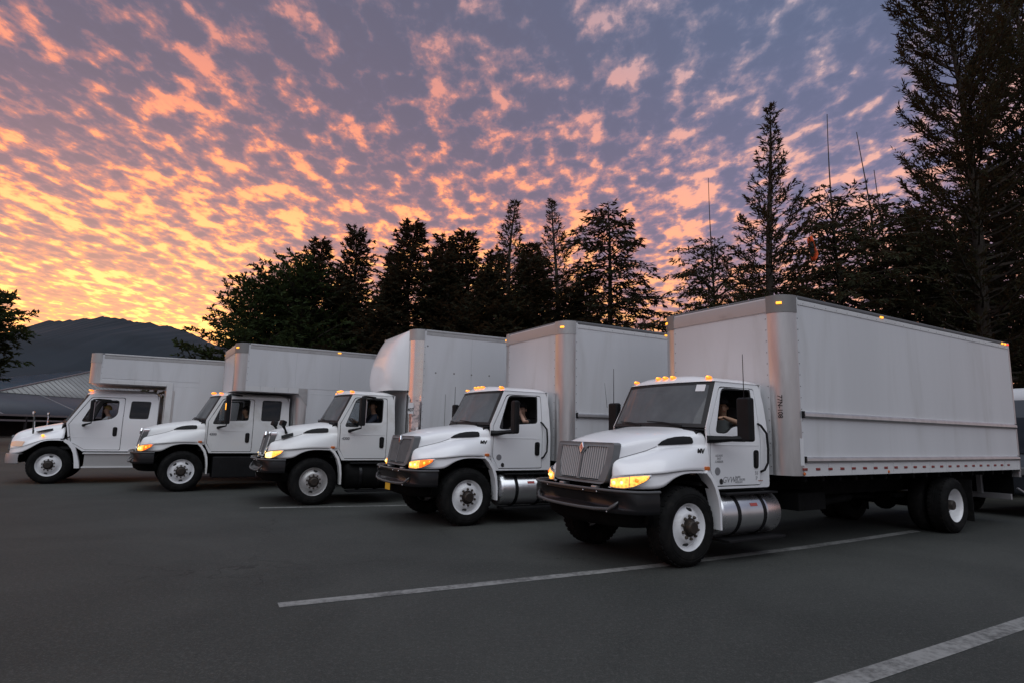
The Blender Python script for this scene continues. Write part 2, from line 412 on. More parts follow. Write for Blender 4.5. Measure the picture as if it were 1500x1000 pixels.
# ------------------------------------------------------------------ ground
def sheet(name, pts, z, m):
    mb = MB(); mb.v = [(x, y, z) for x, y in pts]; mb.f = [tuple(range(len(pts)))]
    return tag(mb.build(name, m, smooth=0), kind='structure')
sheet('ground', [(-1500, -600), (1500, -600), (1500, 1500), (-1500, 1500)], -.012, 'shade_soil')  # dark soil; close behind the trucks its tone stands in for tree shade
sheet('parking_lot', [(-75, -60), (60, -60), (60, -9), (21, 8), (11.6, 14.9), (7.6, 18.2), (3.9, 20.5), (-1, 23.2), (-6, 24.8), (-30, 34), (-75, 60)], 0., 'asphalt')  # far edge pulled in behind the trucks so dark ground replaces shaded asphalt
def stripe(name, pts, wd):
    mb = MB(); rows = []
    for i, p in enumerate(pts):
        a = Vector(pts[max(i - 1, 0)]); b = Vector(pts[min(i + 1, len(pts) - 1)]); d = (b - a).normalized(); n = Vector((-d.y, d.x)) * wd / 2
        rows.append([(p[0] + n.x, p[1] + n.y, .004), (p[0] - n.x, p[1] - n.y, .004)])
    mb.grid(rows)
    return tag(mb.build(name, 'line_paint', smooth=0), kind='structure')
stripe('parking_line', [(-2.14, 5.98), (-.1, 7.03), (1.91, 8.08), (4.7, 9.72), (7.62, 11.62)], .165)
stripe('parking_line', [(-5.12, 12.80), (-3.7, 13.26), (-2.0, 13.85), (3.6, 17.2)], .165)
stripe('parking_line', [(1.2, 3.80), (2.33, 4.45), (3.6, 5.20), (5.2, 6.16), (9.6, 8.8)], .18)

# ------------------------------------------------------------------ wheels
def wheel(parent, x, y, sg, Rt=.5, front=True, style='two_hole', rimmat='rim_white'):
    """sg=+1: outer face towards +y. y = plane of the rim's outer lip."""
    o = (x, y, Rt); hw = .135
    tp = []
    for a, h in [(.285, -.035), (.30, .012), (.36, .035), (.43, .030), (.475, .0), (.492, -.03), (.5, -.06), (.5, -.21), (.492, -.24), (.475, -.27), (.43, -.30), (.36, -.305), (.30, -.28), (.285, -.24)]:
        tp.append((a, h))
    wl = MB().lathe(tp, o, 'y', sg, 48, True)
    # tread grooves: ribs standing proud of the casing
    for g0 in (-.075, -.115, -.155, -.195):
        wl.lathe([(.499, g0 + .012), (.506, g0 + .010), (.506, g0 - .010), (.499, g0 - .012)], o, 'y', sg, 48)
    for i in range(40):                       # shoulder tread lugs
        a = 2 * math.pi * i / 40; ca, sa = math.cos(a), math.sin(a)
        for hh in (-.046, -.224): wl.obox((x + .494 * ca, y + sg * hh, Rt + .494 * sa), (.011 * ca, 0, .011 * sa), (0, .022, 0), (-.022 * sa, 0, .022 * ca))
    wl.lathe([(.385, .0345), (.389, .039), (.393, .036)], o, 'y', sg, 48)
    wl.lathe([(.415, .030), (.420, .0355), (.424, .031)], o, 'y', sg, 48)
    wh = wl.build('wheel', 'rubber', parent)
    if front:   # convex disc
        prof = [(.300, -.03), (.312, .004), (.303, .012), (.288, .004), (.272, -.035), (.262, -.05), (.225, -.028), (.19, .012), (.175, .020), (.150, .018), (.09, .018)]
    else:       # deep dish
        prof = [(.300, -.02), (.312, .004), (.303, .012), (.288, .0), (.275, -.06), (.268, -.125), (.24, -.16), (.20, -.175), (.165, -.178), (.09, -.178)]
    MB().lathe(prof, o, 'y', sg, 48).build('rim', rimmat, wh, smooth=50)
    fy = .02 if front else -.176
    hub = [(.0, fy + .075), (.07, fy + .075), (.088, fy + .06), (.095, fy + .01), (.118, fy + .006), (.12, fy - .005)] if front else [(.0, fy + .16), (.075, fy + .16), (.09, fy + .14), (.09, fy + .02), (.12, fy + .01), (.12, fy - .005)]
    MB().lathe(hub, o, 'y', sg, 24).build('hub', 'hub_dark', wh)
    lm = None
    for k in range(10):
        a = 2 * math.pi * (k + .4) / 10
        c = (x + .142 * math.cos(a), y, Rt + .142 * math.sin(a))
        if lm is None:
            lm = MB().lathe([(0, .036), (.011, .034), (.019, .018), (.021, .0), (.021, -.01)], (0, 0, 0), 'y', sg, 8).mesh('lug_nut')
        l = link('lug_nut', lm, 'lug' if front else 'hub_dark', wh); l.location = (c[0], y + sg * fy, c[2])
    if front:
        n = {'two_hole': 2, 'five_hole': 5}[style]
        for k in range(n):
            a = 2 * math.pi * k / n + R(100 if n == 2 else 50)
            ca, sa = math.cos(a), math.sin(a); rad = Vector((ca, 0, sa)); tan = Vector((-sa, 0, ca))
            mb = MB(); pts = []
            for i in range(14):
                q = 2 * math.pi * i / 14
                pts.append((.044 * math.cos(q), .026 * math.sin(q)))
            def f(dep):
                def g(u, v_):
                    rr = .226 + v_; yy = -.028 + (.226 - rr) * 1.05 + dep
                    p = Vector((x, 0, Rt)) + rad * rr + tan * u
                    return (p.x, y + sg * yy, p.z)
                return g
            mb.prism(pts, f(.006), f(-.02)); mb.build('hand_hole', 'seal', wh)
    return wh

# ------------------------------------------------------------------ cargo boxes
BR = .25                                      # front post radius
def plan(xf, xr, wdt, r, off=0., n=7):
    """outline of a box in plan with two rounded front corners, offset outwards by off"""
    pts = [(xr - off, -wdt - off), (xr - off, wdt + off)]
    for k in range(n + 1):
        a = math.pi / 2 * (1 - k / n); pts.append((xf - r + (r + off) * math.cos(a), wdt - r + (r + off) * math.sin(a)))
    for k in range(n + 1):
        a = -math.pi / 2 * k / n; pts.append((xf - r + (r + off) * math.cos(a), -wdt + r + (r + off) * math.sin(a)))
    return pts
def post_strip(mb, xf, wdt, r, sg, z0, z1, off, ext=.05, n=10, th=.012):
    path = [(xf + off, sg * (wdt - r - ext))] + [(xf - r + (r + off) * math.cos(a), sg * (wdt - r + (r + off) * math.sin(a))) for a in [math.pi / 2 * k / n for k in range(n + 1)]] + [(xf - r - ext * .4, sg * (wdt + off))]
    inn = [(xf + off - th, sg * (wdt - r - ext))] + [(xf - r + (r + off - th) * math.cos(a), sg * (wdt - r + (r + off - th) * math.sin(a))) for a in [math.pi / 2 * k / n for k in range(n + 1)]] + [(xf - r - ext * .4, sg * (wdt + off - th))]
    poly = path + inn[::-1]
    mb.prism(poly, lambda a, b: (a, b, z0), lambda a, b: (a, b, z1))
def cargo_box(t, xf, xr, zb, zt, attic=None, rails=True, panels=False, polished=False, wd=1.25, capmat='cap_grey', toplights=True):
    """attic = (front x, soffit z)"""
    ax = attic[0] if attic else xf
    core = MB()
    zc = attic[1] if attic else zb
    core.prism(plan(ax, xr, wd, BR), lambda a, b: (a, b, zc), lambda a, b: (a, b, zt - .03))
    if attic: core.prism(plan(xf, xr + .002, wd - .001, BR), lambda a, b: (a, b, zb), lambda a, b: (a, b, zc - .002))
    box = core.build('cargo_box', 'panel_white', t, dissolve=True)
    # corner posts
    for sg in (1, -1):
        pm = MB()
        post_strip(pm, ax, wd, BR, sg, zc - .0, zt - .26, .006)
        pm.build('corner_post', 'polished_steel' if polished else 'aluminium', box)
        if attic: 
            pm = MB(); post_strip(pm, xf, wd, BR, sg, zb, zc - .12, .006); pm.build('corner_post', 'aluminium', box)
        cp = MB(); post_strip(cp, ax, wd, BR, sg, zt - .27, zt - .005, .016, ext=.06); 
        cp.build('corner_cap', capmat, box, bevel=.008)
        # rivets down the post
        rv = MB()
        zz = zc + .12
        while zz < zt - .3:
            rv.ell((ax - BR - .05, sg * (wd + .001), zz), (.009, .007, .009), 6, 4); rv.ell((ax + .001, sg * (wd - BR - .08), zz), (.007, .009, .009), 6, 4); zz += .17
        tag(rv.build('rivet_row', 'cap_grey', box), kind='stuff')
    # roof rails
    fr = MB()
    prof = [(.012, -.25), (.014, -.13), (.0, -.05), (-.05, -.008), (-.12, .004), (-.12, -.25)]
    fr.grid([[(ax + a, yy, zt + b) for a, b in prof] for yy in (-(wd - BR - .06), wd - BR - .06)], True)
    fr.f += [tuple(range(len(prof))), tuple(range(len(prof), 2 * len(prof)))]
    fr.build('front_rail', 'roof_rail', box)
    for sg in (1, -1):
        L = MB().box(xr, ax - BR - .07, sg * (wd - .05), sg * (wd + .010), zt - .14, zt - .062)
        L.build('side_rail', 'sill_white' if rails else 'roof_rail', box, bevel=.006)
        MB().box(xr, ax - BR - .07, sg * (wd - .05), sg * (wd + .014), zt - .060, zt + .004).build('roof_edge', 'roof_skin' if rails else 'roof_rail', box, bevel=.02)
        n = MB(); zz = xr + .2
        while zz < ax - BR - .2:
            n.ell((zz, sg * (wd + .010), zt - .11), (.008, .006, .008), 6, 4); zz += .3
        tag(n.build('rivet_row', 'cap_grey', box), kind='stuff')
    MB().prism(plan(ax, xr, wd, BR, -.03), lambda a, b: (a, b, zt - .028), lambda a, b: (a, b, zt + .012)).build('roof', 'roof_skin', box, dissolve=True, bevel=.02)
    # sills with reflectors
    zs = zb + .175
    for sg in (1, -1):
        x = xf - BR - .03; i = 0
        while x > xr + .05:
            x2 = max(x - .62, xr)
            MB().box(x - .004, x2 + .004, sg * (wd - .01), sg * (wd + .012), zb - .006, zs).build('sill', 'sill_white', box, bevel=.004); x = x2
    if rails:
        rf = MB().box(-.052, .052, -.006, .006, -.018, .018).mesh('reflector', bevel=.003)
        for sg in (1, -1):
            for i in range(23):
                o = link('reflector', rf, 'reflector_red', box); o.location = (xf - .30 - .3175 * i, sg * (wd + .014), zb + .095)
            for x in (xf - .28, xf - 2.6):
                MB().lathe([(0, .012), (.022, .01), (.026, .0)], (x, sg * (wd + .012), zb + .03), 'y', sg, 10).build('marker_light', 'marker_amber_off', box)
            for zr, h in ((zb + .89, .075), (zb + .235, .065)):
                m = MB(); h *= 1.15; pr = [(0, -h / 2), (.034, -h / 2 - .0), (.052, -h / 4), (.048, h / 4), (.026, h / 2), (0, h / 2)]
                m.grid([[(x, sg * (wd + a), zr + b) for a, b in pr] for x in (xf - BR - .06, xr + .05)], True)
                m.f += [tuple(range(6)), tuple(range(6, 12))]
                m.build('rub_rail', 'aluminium', box)
                for x in (xf - BR - .055, xr + .045):
                    MB().box(x - .02, x + .015, sg * wd, sg * (wd + .04), zr - h / 2 - .008, zr + h / 2 + .008).build('rail_end', 'plastic', box, bevel=.005)
    if panels:   # bonded side panels with open joints
        for sg in (1, -1):
            x = ax - BR - .06
            while x > xr + .1:
                x2 = max(x - 1.22, xr + .02)
                lo = zc if (attic and x > xf - .25) else zs
                MB().box(x - .003, x2 + .003, sg * (wd - .004), sg * (wd + .006), (lo + .15 if attic and lo == zc else lo + .01), zt - .135).build('side_panel', 'panel_white', box, bevel=.002)
                x = x2
    if toplights:
        for sg in (1, -1):
            MB().obox((ax - BR + (BR + .02) * .85, sg * (wd - BR + (BR + .02) * .53), zt - .13), Vector((.012 * .85, sg * .012 * .53, 0)), Vector((-.04 * .53, sg * .04 * .85, 0)), (0, 0, .018)).build('marker_light', 'amber_core', box, bevel=.005)
            MB().box(ax - 2.75, ax - 2.66, sg * (wd + .008), sg * (wd + .026), zt - .07, zt - .04).build('marker_light', 'amber_core', box, bevel=.004)
            for x, mm in ((xr + .30, 'amber_core'), (xr + .16, 'amber_core'), (xr + .04, 'marker_red')):
                MB().box(x - .035, x + .035, sg * (wd + .008), sg * (wd + .028), zt - .06, zt - .025).build('marker_light', mm, box, bevel=.004)
    # rear door frame and doors
    MB().box(xr - .05, xr - .002, -wd - .01, wd + .01, zb - .05, zt).build('rear_frame', 'aluminium', box, bevel=.01)
    for i in range(6):
        z0 = zb + .05 + i * (zt - zb - .2) / 6
        MB().box(xr - .07, xr - .051, -wd + .12, wd - .12, z0 + .004, z0 + (zt - zb - .2) / 6 - .004).build('door_slat', 'panel_white', box, bevel=.004)
    cm = MB(); x = xf - .4
    while x > xr:
        cm.box(x - .03, x + .03, -wd + .05, wd - .05, zb - .09, zb - .008); x -= .45
    tag(cm.build('cross_member', 'chassis', box), kind='stuff')
    return box

# ------------------------------------------------------------------ truck cab
def hood_mesh(stations, name='hood', bulge=.20):
    """stations: (x, [9 (y,z) or (x,y,z)]) from cowl to nose; mirrored; subdivided surface with creases"""
    bm = bmesh.new(); rows = []
    for si, (x, pr) in enumerate(stations):
        half = []
        for p in pr:
            if len(p) == 3: half.append(p)
            else:
                b = bulge * max(0, 1 - (p[0] / .93) ** 2) if si == 0 else (bulge * (.9 if len(stations) > 9 else .35) * max(0, 1 - (p[0] / .93) ** 2) if si == 1 else 0)
                half.append((x + b, p[0], p[1]))
        q = half[-1]; half.append((q[0], q[1] - .10, q[2] + .01))
        full = [(a, -b, c) for a, b, c in half[:0:-1]] + half
        rows.append([bm.verts.new(p) for p in full])
    cr = bm.edges.layers.float.new('crease_edge')
    for i in range(len(rows) - 1):
        for k in range(len(rows[0]) - 1):
            bm.faces.new((rows[i][k], rows[i][k + 1], rows[i + 1][k + 1], rows[i + 1][k]))
    n = len(rows[0]); mid = n // 2
    cm = {4: .9, 7: .8, 8: .8, 9: 1.0}
    for e in bm.edges:
        a, b = e.verts
    for i in range(len(rows) - 1):
        for off, cval in cm.items():
            for sg in (1, -1):
                e = bm.edges.get((rows[i][mid + sg * off], rows[i + 1][mid + sg * off]))
                if e: e[cr] = cval
    bmesh.ops.recalc_face_normals(bm, faces=bm.faces)
    me = bpy.data.meshes.new(name); bm.to_mesh(me); bm.free(); me.shade_smooth()
    return me
HOOD_IH = [
 (-.475, [(0, 1.79), (.45, 1.785), (.845, 1.745), (.925, 1.665), (.94, 1.54), (.968, 1.51), (.992, 1.36), (1.0, 1.215), (.985, 1.205), (.985, 1.16)]),
 (-.43, [(0, 1.785), (.45, 1.78), (.835, 1.74), (.915, 1.66), (.93, 1.535), (.962, 1.51), (.995, 1.36), (1.01, 1.215), (.99, 1.205), (.99, 1.16)]),
 (-.15, [(0, 1.76), (.44, 1.752), (.74, 1.705), (.81, 1.625), (.835, 1.525), (.93, 1.515), (1.035, 1.38), (1.07, 1.225), (1.045, 1.212), (1.05, 1.18)]),
 (.10, [(0, 1.735), (.43, 1.727), (.70, 1.68), (.76, 1.605), (.785, 1.505), (.90, 1.50), (1.05, 1.37), (1.09, 1.225), (1.062, 1.212), (1.07, 1.185)]),
 (.32, [(0, 1.70), (.41, 1.69), (.645, 1.645), (.70, 1.57), (.72, 1.465), (.85, 1.46), (1.03, 1.34), (1.08, 1.205), (1.05, 1.192), (1.06, 1.11)]),
 (.45, [(0, 1.675), (.39, 1.667), (.61, 1.62), (.665, 1.545), (.68, 1.43), (.82, 1.42), (1.0, 1.305), (1.06, 1.19), (1.03, 1.178), (1.05, 1.0)]),
 (.62, [(0, 1.63), (.37, 1.622), (.57, 1.58), (.62, 1.505), (.635, 1.385), (.76, 1.36), (.93, 1.265), (.985, 1.178), (.958, 1.166), (.98, .99)]),
 (.76, [(0, 1.585), (.34, 1.578), (.545, 1.545), (.592, 1.475), (.602, 1.35), (.70, 1.31), (.835, 1.225), (.88, 1.165), (.858, 1.155), (.885, .985)]),
 (.84, [(0, 1.55), (.33, 1.545), (.53, 1.515), (.575, 1.445), (.59, 1.33), (.87, .655, 1.27), (.885, .74, 1.195), (.89, .765, 1.15), (.89, .75, 1.14), (.90, .77, .985)]),
 (.85, [(.85, 0, 1.54), (.85, .33, 1.535), (.85, .52, 1.505), (.855, .57, 1.44), (.875, .585, 1.31), (.91, .60, 1.22), (.925, .61, 1.16), (.93, .62, 1.13), (.93, .61, 1.12), (.945, .62, .98)]),
]
HOOD_M2 = [
 (-.27, [(0, 1.66), (.45, 1.655), (.78, 1.62), (.86, 1.54), (.90, 1.44), (.95, 1.38), (1.0, 1.29), (1.04, 1.21), (1.04, 1.15)]),
 (.0, [(0, 1.62), (.44, 1.61), (.72, 1.57), (.79, 1.49), (.83, 1.40), (.93, 1.36), (1.02, 1.27), (1.07, 1.20), (1.075, 1.17)]),
 (.22, [(0, 1.58), (.42, 1.57), (.67, 1.53), (.74, 1.44), (.78, 1.35), (.91, 1.32), (1.03, 1.24), (1.08, 1.17), (1.08, 1.135)]),
 (.45, [(0, 1.53), (.40, 1.52), (.62, 1.47), (.69, 1.38), (.73, 1.29), (.87, 1.265), (1.0, 1.17), (1.06, 1.06), (1.06, .93)]),
 (.65, [(0, 1.475), (.38, 1.465), (.585, 1.42), (.65, 1.33), (.69, 1.23), (.80, 1.20), (.93, 1.10), (.98, .98), (.98, .82)]),
 (.82, [(0, 1.41), (.36, 1.40), (.55, 1.36), (.61, 1.27), (.64, 1.18), (.72, 1.13), (.83, 1.04), (.87, .95), (.87, .80)]),
 (.92, [(0, 1.34), (.34, 1.33), (.51, 1.29), (.55, 1.21), (.58, 1.13), (.62, 1.06), (.67, 1.0), (.69, .94), (.69, .80)]),
 (.97, [(0, 1.22), (.32, 1.21), (.48, 1.18), (.51, 1.12), (.53, 1.05), (.55, 1.0), (.57, .96), (.58, .92), (.58, .80)]),
]
def ymap(z): 
    if z < 1.62: return .945 + (z - .9) / .72 * .022
    t = (z - 1.62) / .85
    return .967 - .085 * t - .028 * t * t
def side_panel(outer, holes, th, sg, off=0., zs=(1.62, 1.9, 2.15, 2.35)):
    loops = [list(outer)] + [list(h) for h in holes]
    bm = bmesh.new(); flat = [p for l in loops for p in l]
    vs = [bm.verts.new((p[0], 0, p[1])) for p in flat]
    for t in tessellate_polygon([[Vector((p[0], p[1], 0)) for p in l] for l in loops]):
        try: bm.faces.new([vs[i] for i in t])
        except ValueError: pass
    bmesh.ops.recalc_face_normals(bm, faces=bm.faces)
    for z in zs:
        bmesh.ops.bisect_plane(bm, geom=bm.verts[:] + bm.edges[:] + bm.faces[:], plane_co=(0, 0, z), plane_no=(0, 0, 1), dist=1e-5)
    mb = MB(); bm.verts.index_update(); n = len(bm.verts)
    for q in (off, off - th):
        mb.v += [(x.co.x, sg * (ymap(x.co.z) + q), x.co.z) for x in bm.verts]
    for f in bm.faces:
        i = [x.index for x in f.verts]; mb.f.append(tuple(i)); mb.f.append(tuple(n + j for j in reversed(i)))
    for e in bm.edges:
        if len(e.link_faces) == 1:
            a, b = e.verts[0].index, e.verts[1].index; mb.f.append((a, b, n + b, n + a))
    bm.free()
    return mb
def mirror_x(pts): return pts

def cab(t, p):
    """cab shell, glass, interior, doors"""
    xb, zb_, xt, zt_ = p['ws']                # windscreen base / top at the side
    xr, zr, zbt = p['rear'], p['roof'], p['bottom']
    dr = p['door_rear']
    # body side ring with a hole for the door
    front_low = p.get('front_low', [(xb, 1.20), (-.60, zbt)])
    outer = rpoly([(xb, zb_), (xt, zt_ + .01), (xr + .05, zr - .07), (xr, 2.2), (xr - .02, zbt), front_low[1], front_low[0]], [0, 0, .06, .3, .05, .0, 0])
    dout = rpoly([(xb - .05, zb_ - .03), (xt - .055, zt_ - .055), (dr, zt_ - .05), (dr, zbt + .03), (front_low[1][0] - .06, zbt + .03), (front_low[0][0] - .05, front_low[0][1])], [.0, .06, .05, .04, .0, .0])
    din = rpoly([(xb - .064, zb_ - .035), (xt - .07, zt_ - .07), (dr + .014, zt_ - .064), (dr + .014, zbt + .044), (front_low[1][0] - .052, zbt + .044), (front_low[0][0] - .064, front_low[0][1] + .002)], [.0, .06, .05, .04, .0, .0])
    win = rpoly(p['window'], p['window_r'])
    holes = [dout]
    if 'window2' in p: holes.append(rpoly(p['window2'], .06))
    body = MB()
    for sg in (1, -1):
        sp = side_panel(outer, holes, .03, sg); body.add(sp.v, sp.f)
    # roof
    yt = ymap(zt_)
    rows = []
    N = 21
    xs = [0, .012, .05, .12, .25, .5, .75, .9, .96, .99, 1.0]
    for s in xs:
        row = []
        for i in range(N):
            u = -1 + 2 * i / (N - 1); y = u * (yt + .008)
            x0 = xt + .14 * (1 - u * u) + .03; x1 = xr - .0
            x = x0 + (x1 - x0) * s
            env = (1 - abs(u) ** 3.2) ** .8
            rise = (zr - zt_ + .01) * min(1, (s * 9) ** .6) * (1 if s < .9 else max(0., (1 - s) / .1) ** .45)
            z = zt_ + .015 + rise * env
            row.append((x, y, z))
        rows.append(row)
    body.grid(rows)
    body.box(xr - .015, xr + .02, -.86, .86, zbt, zt_ + .02)          # rear wall
    cabo = body.build('cab', p['paint'], t, smooth=38)
    # windscreen surface
    def S(u, v_, d=0.):
        k = 2 * u - 1; bul = (1 - k * k)
        a = Vector((xb + .20 * bul + .0, (ymap(zb_) - .012) * k, zb_ - .015 + .012 * bul)); b = Vector((xt + .14 * bul + .01, (yt - .006) * k, zt_ + .012 + .008 * bul))
        q = a.lerp(b, v_); return (q.x + d * .8, q.y, q.z + d * .5)
    nu = 14
    MB().grid([[S(.03 + .94 * i / nu, .05 + .90 * j / 6, .004) for i in range(nu + 1)] for j in range(7)]).build('windscreen', 'windscreen_glass', cabo)
    ring_o = [(u, 0) for u in np.linspace(0, 1, 15)] + [(1, v_) for v_ in np.linspace(0, 1, 7)[1:]] + [(u, 1) for u in np.linspace(1, 0, 15)[1:]] + [(0, v_) for v_ in np.linspace(1, 0, 7)[1:-1]]
    def ins(u, v_, a, b): return (a + (1 - 2 * a) * u, b + (1 - 2 * b) * v_)
    seal = MB().grid([[S(*q, -.012) for q in ring_o], [S(*q, .006) for q in ring_o], [S(*ins(*q, .034, .075), .008) for q in ring_o], [S(*ins(*q, .034, .075), -.01) for q in ring_o]], True)
    seal.build('windscreen_seal', 'seal', cabo, smooth=30)
    # cowl under the windscreen, wipers
    cw = MB().grid([[S(i / nu, 0, -.02 + .0) for i in range(nu + 1)], [tuple(Vector(S(i / nu, 0, .0)) + Vector((.05, 0, -.035))) for i in range(nu + 1)]])
    cw.build('cowl', 'plastic', cabo)
    for y0, y1 in ((.62, .02), (-.08, -.66)):
        a = Vector(S((y0 / .92 + 1) / 2, .0, .035)); b = Vector(S((y1 / .92 + 1) / 2, .09, .035))
        MB().tube([a, a.lerp(b, .5) + Vector((.01, 0, .012)), b], [.013, .010, .007], 6).build('wiper', 'plastic', cabo)
    if p.get('sticker'):
        q = Vector(S(.90, .85, .010)); r_ = (Vector(S(.93, .85)) - Vector(S(.87, .85))).normalized(); u_ = (Vector(S(.90, .9)) - Vector(S(.90, .8))).normalized()
        MB().obox(q, r_ * .07, u_ * .055, r_.cross(u_) * .0015).build('windscreen_sticker', 'sticker_white', cabo)
    # roof marker lamps
    for y in (.74, .15, 0., -.15, -.74):
        k = y / yt; x = xt + .14 * (1 - k * k) - .045; z = zt_ + .02 + (zr - zt_ + .01) * (.55 if abs(y) > .5 else .80)
        m = MB(); rws = []
        for i in range(5):
            a = i / 4 * math.pi / 2
            rws.append([(x + .055 * math.cos(a) * math.cos(q), y + .042 * math.cos(a) * math.sin(q), z - .012 + .036 * math.sin(a)) for q in [2 * math.pi * j / 12 for j in range(12)]])
        m.grid(rws, True)
        lo = m.build('roof_light', 'amber', cabo)
        MB().ell((x + .028, y, z + .008), (.028, .022, .016), 10, 6).build('bulb', 'amber_core', lo)   # sub-part seen through the lens
        lo.parent = cabo
    # interior
    fl = MB().box(xr + .03, xb + .1, -.90, .90, zbt + .05, zbt + .12).box(xr + .022, xr + .05, -.85, .85, zbt + .1, zt_ - .02)
    fl.box(xr + .05, xt - .05, -.82, .82, zt_ - .05, zt_ - .03)
    fl.build('cab_lining', 'interior', cabo)
    MB().prism(rpoly([(xb - .26, 1.35), (xb - .22, zb_ - .14), (xb - .05, zb_ - .05), (xb + .10, zb_ - .06), (xb + .12, 1.3)], .04), lambda a, b: (a, -.86, b), lambda a, b: (a, .86, b)).build('dashboard', 'interior', cabo)
    sx = p.get('seat_x', -1.42)
    for y in (.45, -.48):
        st = MB().box(sx - .22, sx + .30, y - .24, y + .24, zbt + .18, 1.30).build('seat', 'interior_grey', cabo, bevel=.05, segs=3)
        MB().obox((sx - .26, y, 1.62), (.06, 0, .02), (0, .22, 0), (-.05, 0, .30)).build('backrest', 'interior_grey', cabo, bevel=.05, segs=3)
        MB().obox((sx - .31, y, 2.02), (.04, 0, .01), (0, .13, 0), (-.01, 0, .09)).build('headrest', 'interior_grey', cabo, bevel=.03, segs=3)
    sw = Vector((sx + .52, .45, 1.66)); ax_ = Vector((-.55, 0, .84)).normalized(); e1 = Vector((0, 1, 0)); e2 = ax_.cross(e1)
    MB().tube([sw + .22 * (math.cos(a) * e1 + math.sin(a) * e2) for a in np.linspace(0, 2 * math.pi, 25)], .016, 8, False).tube([sw + .2 * e1, sw - .2 * e1], .014, 6).tube([sw, sw - ax_ * .35], .03, 8).build('steering_wheel', 'plastic', cabo)
    # doors
    for sg in (1, -1):
        d = side_panel(din, [win], .035, sg, .002).build('door', p['paint'], t)
        # rubber frame of the window
        inner = [(cx + (x - cx) * .955, cz + (z - cz) * .93) for x, z in win for cx, cz in [(sum(q[0] for q in win) / len(win), sum(q[1] for q in win) / len(win))]]
        side_panel(win, [inner], .02, sg, -.004).build('window_seal', 'seal', d)
        if sg == -1:
            side_panel(inner, [], .006, sg, -.016).build('window', 'side_glass', d)
        elif p.get('vent'):
            side_panel([(max(x, p['vent'] + .012), z) for x, z in inner if True], [], .006, sg, -.016).build('vent_window', 'side_glass', d)
        if p.get('vent'):
            xv = p['vent']; MB().obox((xv, sg * (ymap(2.0) - .012), (p['window'][0][1] + zt_ - .1) / 2), (.018, 0, 0), (0, .012, 0), (0, -sg * .035, (zt_ - .1 - p['window'][0][1]) / 2)).build('window_divider', 'seal', d)
        hx, hz = p['handle']
        pl = rpoly([(hx - .05, hz - .13), (hx + .05, hz - .13), (hx + .055, hz + .13), (hx - .055, hz + .13)], .05)
        hd = MB().prism(pl, lambda a, b: (a, sg * (ymap(b) + .014), b), lambda a, b: (a, sg * (ymap(b) - .004), b)).build('handle', 'plastic', d, bevel=.004)
        MB().box(hx - .022, hx + .022, sg * (ymap(hz) + .013), sg * (ymap(hz) + .026), hz - .10, hz + .085).build('handle_lever', 'bumper_black', hd, bevel=.008)
        if p.get('crease'):
            zc = p['crease']; MB().box(xb - .12, dr + .05, sg * (ymap(zc) + .0), sg * (ymap(zc) + .006), zc - .006, zc + .006).build('swage_line', p['paint'], d, bevel=.003)
        if 'window2' in p:
            w2 = rpoly(p['window2'], .06)
            in2 = [(cx + (x - cx) * .90, cz + (z - cz) * .90) for x, z in w2 for cx, cz in [(sum(q[0] for q in w2) / len(w2), sum(q[1] for q in w2) / len(w2))]]
            q = side_panel(w2, [in2], .02, sg, -.003).build('rear_window_seal', 'seal', cabo)
            side_panel(in2, [], .006, sg, -.012).build('rear_window', 'dark_glass', cabo)
        if p.get('grab'):
            gx = xr + .17
            pts = [(gx + .03, ymap(1.84) + .0, 1.86), (gx + .02, ymap(1.84) + .05, 1.83), (gx - .06, ymap(1.7) + .065, 1.72), (gx - .07, ymap(1.5) + .07, 1.50), (gx - .06, .96 + .07, 1.30), (gx + .0, .96 + .055, 1.20), (gx + .015, .96, 1.17)]
            MB().tube([(a, sg * b, c) for a, b, c in pts], .017, 8).build('grab_handle', 'plastic', cabo)
        # rocker under the door
        MB().box(xr + .03, front_low[1][0] - .03, sg * .86, sg * .94, zbt - .03, zbt - .004).build('door_step', 'chassis', cabo, bevel=.006)
    return cabo

def mirror(t, sg, c, size, arm, ant=None, amber=False, bars='low', mm='plastic'):
    x, y, z0, z1 = c; sx_, sy_ = size
    h = MB().box(x - sx_ / 2, x + sx_ / 2, sg * (y - sy_ / 2), sg * (y + sy_ / 2), z0, z1).build('mirror', mm, t, bevel=.035, segs=3)
    MB().box(x - sx_ / 2 - .004, x - sx_ / 2 + .01, sg * (y - sy_ / 2 + .03), sg * (y + sy_ / 2 - .03), z0 + .05, z1 - .05).build('mirror_glass', 'chrome', h)
    if bars == 'low':
        b = Vector((arm[0], sg * .955, arm[1])); e = Vector((x, sg * (y - .02), z0 + .04))
        MB().tube([b + Vector((.03, 0, 0)), b + Vector((-.08, sg * .05, 0)), e.lerp(b, .35), e], [.052, .05, .036, .045], 8).build('mirror_arm', mm, t)
    else:
        b = Vector((arm[0], sg * .96, arm[1]))
        MB().tube([b, b + Vector((-.04, sg * .10, .02)), (x, sg * (y - .04), z0 - .05), (x, sg * (y - .04), z0 + .03)], [.04, .03, .018, .018], 8).build('mirror_arm', mm, t)
        tp = Vector((x, sg * (y - .04), z1 - .02))
        MB().tube([tp, tp + Vector((0, 0, .03)), (x - .1, sg * 1.02, z1 + .03), (x - .38, sg * .875, z1 + .02)], [.02, .022, .024, .02], 8).build('mirror_brace', mm, t)
    if amber: MB().obox((x + sx_ / 2 + .002, sg * (y + sy_ / 2 - .035), (z0 + z1) / 2 + .08), (.008, 0, 0), (0, .022, 0), (0, 0, .085)).build('marker_light', 'amber_core', h, bevel=.005)
    if ant:
        MB().tube([(x + .02, sg * y, z1 - .02), (x + .02, sg * y, ant)], [.007, .0045], 6).build('antenna', 'plastic', t)

